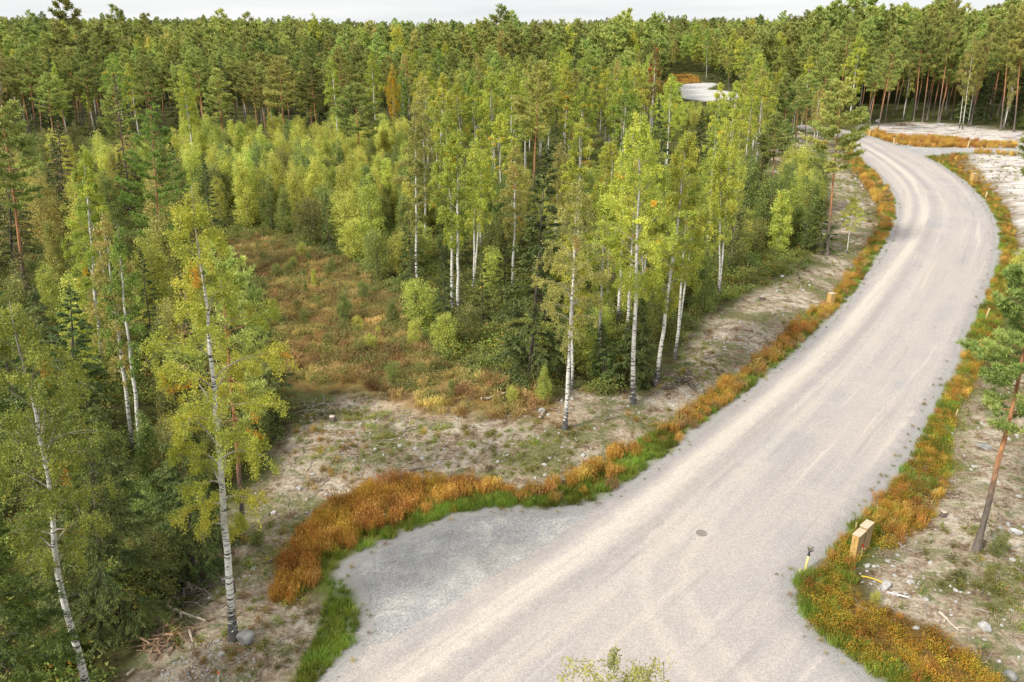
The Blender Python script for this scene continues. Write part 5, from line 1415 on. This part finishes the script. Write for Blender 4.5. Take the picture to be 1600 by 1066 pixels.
stump(1190,470,.2,.35,"low stump on the brown ground below the bushy clump",5)
stump(1475,800,.14,.3,"low stump left of the leaning roadside pine",6)
def roots(px, py, size, n, lab, seed, mat):
    x, y = G(px, py); rs = np.random.RandomState(seed)
    e = empty("root_tangle", (x, y, hz(x, y))); tag(e, lab, "roots")
    T = Tubes()
    for i in range(n):
        a = rs.rand() * 6.28; L = size * rs.uniform(.4, 1.1)
        t = np.linspace(0, 1, 6)[:, None]; d = np.array([math.cos(a), math.sin(a), 0])
        p = t * d * L + np.append(rs.normal(size=2) * .3 * size, 0) + np.array([0, 0, 1]) * (.28 * size * (1 - t) * rs.uniform(.1, 1) + .03) + np.cumsum(rs.normal(size=(6, 3)), 0) * .08 * size
        p[:, 2] = np.maximum(p[:, 2], .02)
        T.add(p, .03 * size * np.linspace(1, .2, 6) * rs.uniform(.3, 1.4), 6)
    link("root", T.mesh("root", 1), M[mat], e)
M['redwood'] = plain("reddish_root_wood", (.36,.24,.15), (.16,.10,.06), 5, .8, .2)
roots(262,1008,1.2,34,"reddish splintered roots below the longest pale branch",1,'redwood')
roots(300,925,1.3,30,"dark brown root mass behind the yellow-green birch's trunk",2,'sb')
roots(503,640,1.3,24,"bleached grey root snag at the edge of the dry clearing",3,'wood')
roots(1060,600,1.6,26,"brown root pile on the slope beside the leaning birch",4,'sb')
roots(1250,300,1.8,26,"brown root pile on the stony ground behind the bushy clump",5,'sb')
roots(1410,196,2.4,26,"brown stump pile at the wood's edge behind the rock clearing",6,'redwood')
roots(1600,222,2.6,26,"reddish root pile at the far end of the rock clearing",7,'redwood')
# low spruce seedlings and bushes on the right
def one_bush(px, py, H, wid, mt, lab, kind='bush', i=0):
    x, y = G(px, py); ms = {'bush': bushF, 'young': youngF, 'spruce': spruceM}[kind][i]
    put_tree(NAME[kind], ms, (BARK[kind], M[mt]), x, y, H, H0[kind], 1.0 + i, (0, 0), wid, lab, CAT[kind])
one_bush(1556, 868, 1.1, 1.0, 'young_green', "low round green shrub at the foot of the leaning pine")
one_bush(1545, 905, .8, 1.0, 'olive', "low blue-green shrub below the leaning pine's green shrub", i=1)
one_bush(1368, 932, .6, 1.1, 'young', "small yellow-green shrub beside the white angular rock", i=2)
one_bush(400, 845, .7, 1.6, 'young_green', "low mossy green shrub at the foot of the grey-trunked pine", i=3)
one_bush(1580, 545, 2.6, 1.0, 'young_green', "green leafy shrub behind the right verge at the frame's edge", i=1)
one_bush(1590, 430, 2.8, 1.0, 'young', "yellow-green leafy shrub at the frame's edge near the bend", i=2)
one_bush(850, 628, 2.4, .9, 'young', "small yellow-green birch leaning over the bare ground left of the brownish birch", 'young', 2)
one_bush(1345, 190, 4, 1.0, 'young_green', "green leafy shrub at the wood's edge left of the box pair", i=2)
one_bush(1420, 186, 5, 1.0, 'young_green', "broad green young birch at the edge behind the rock clearing", 'young', 1)
one_bush(1600, 200, 7, 1.2, 'young_green', "bright green young birch at the far end of the rock clearing", 'young', 3)
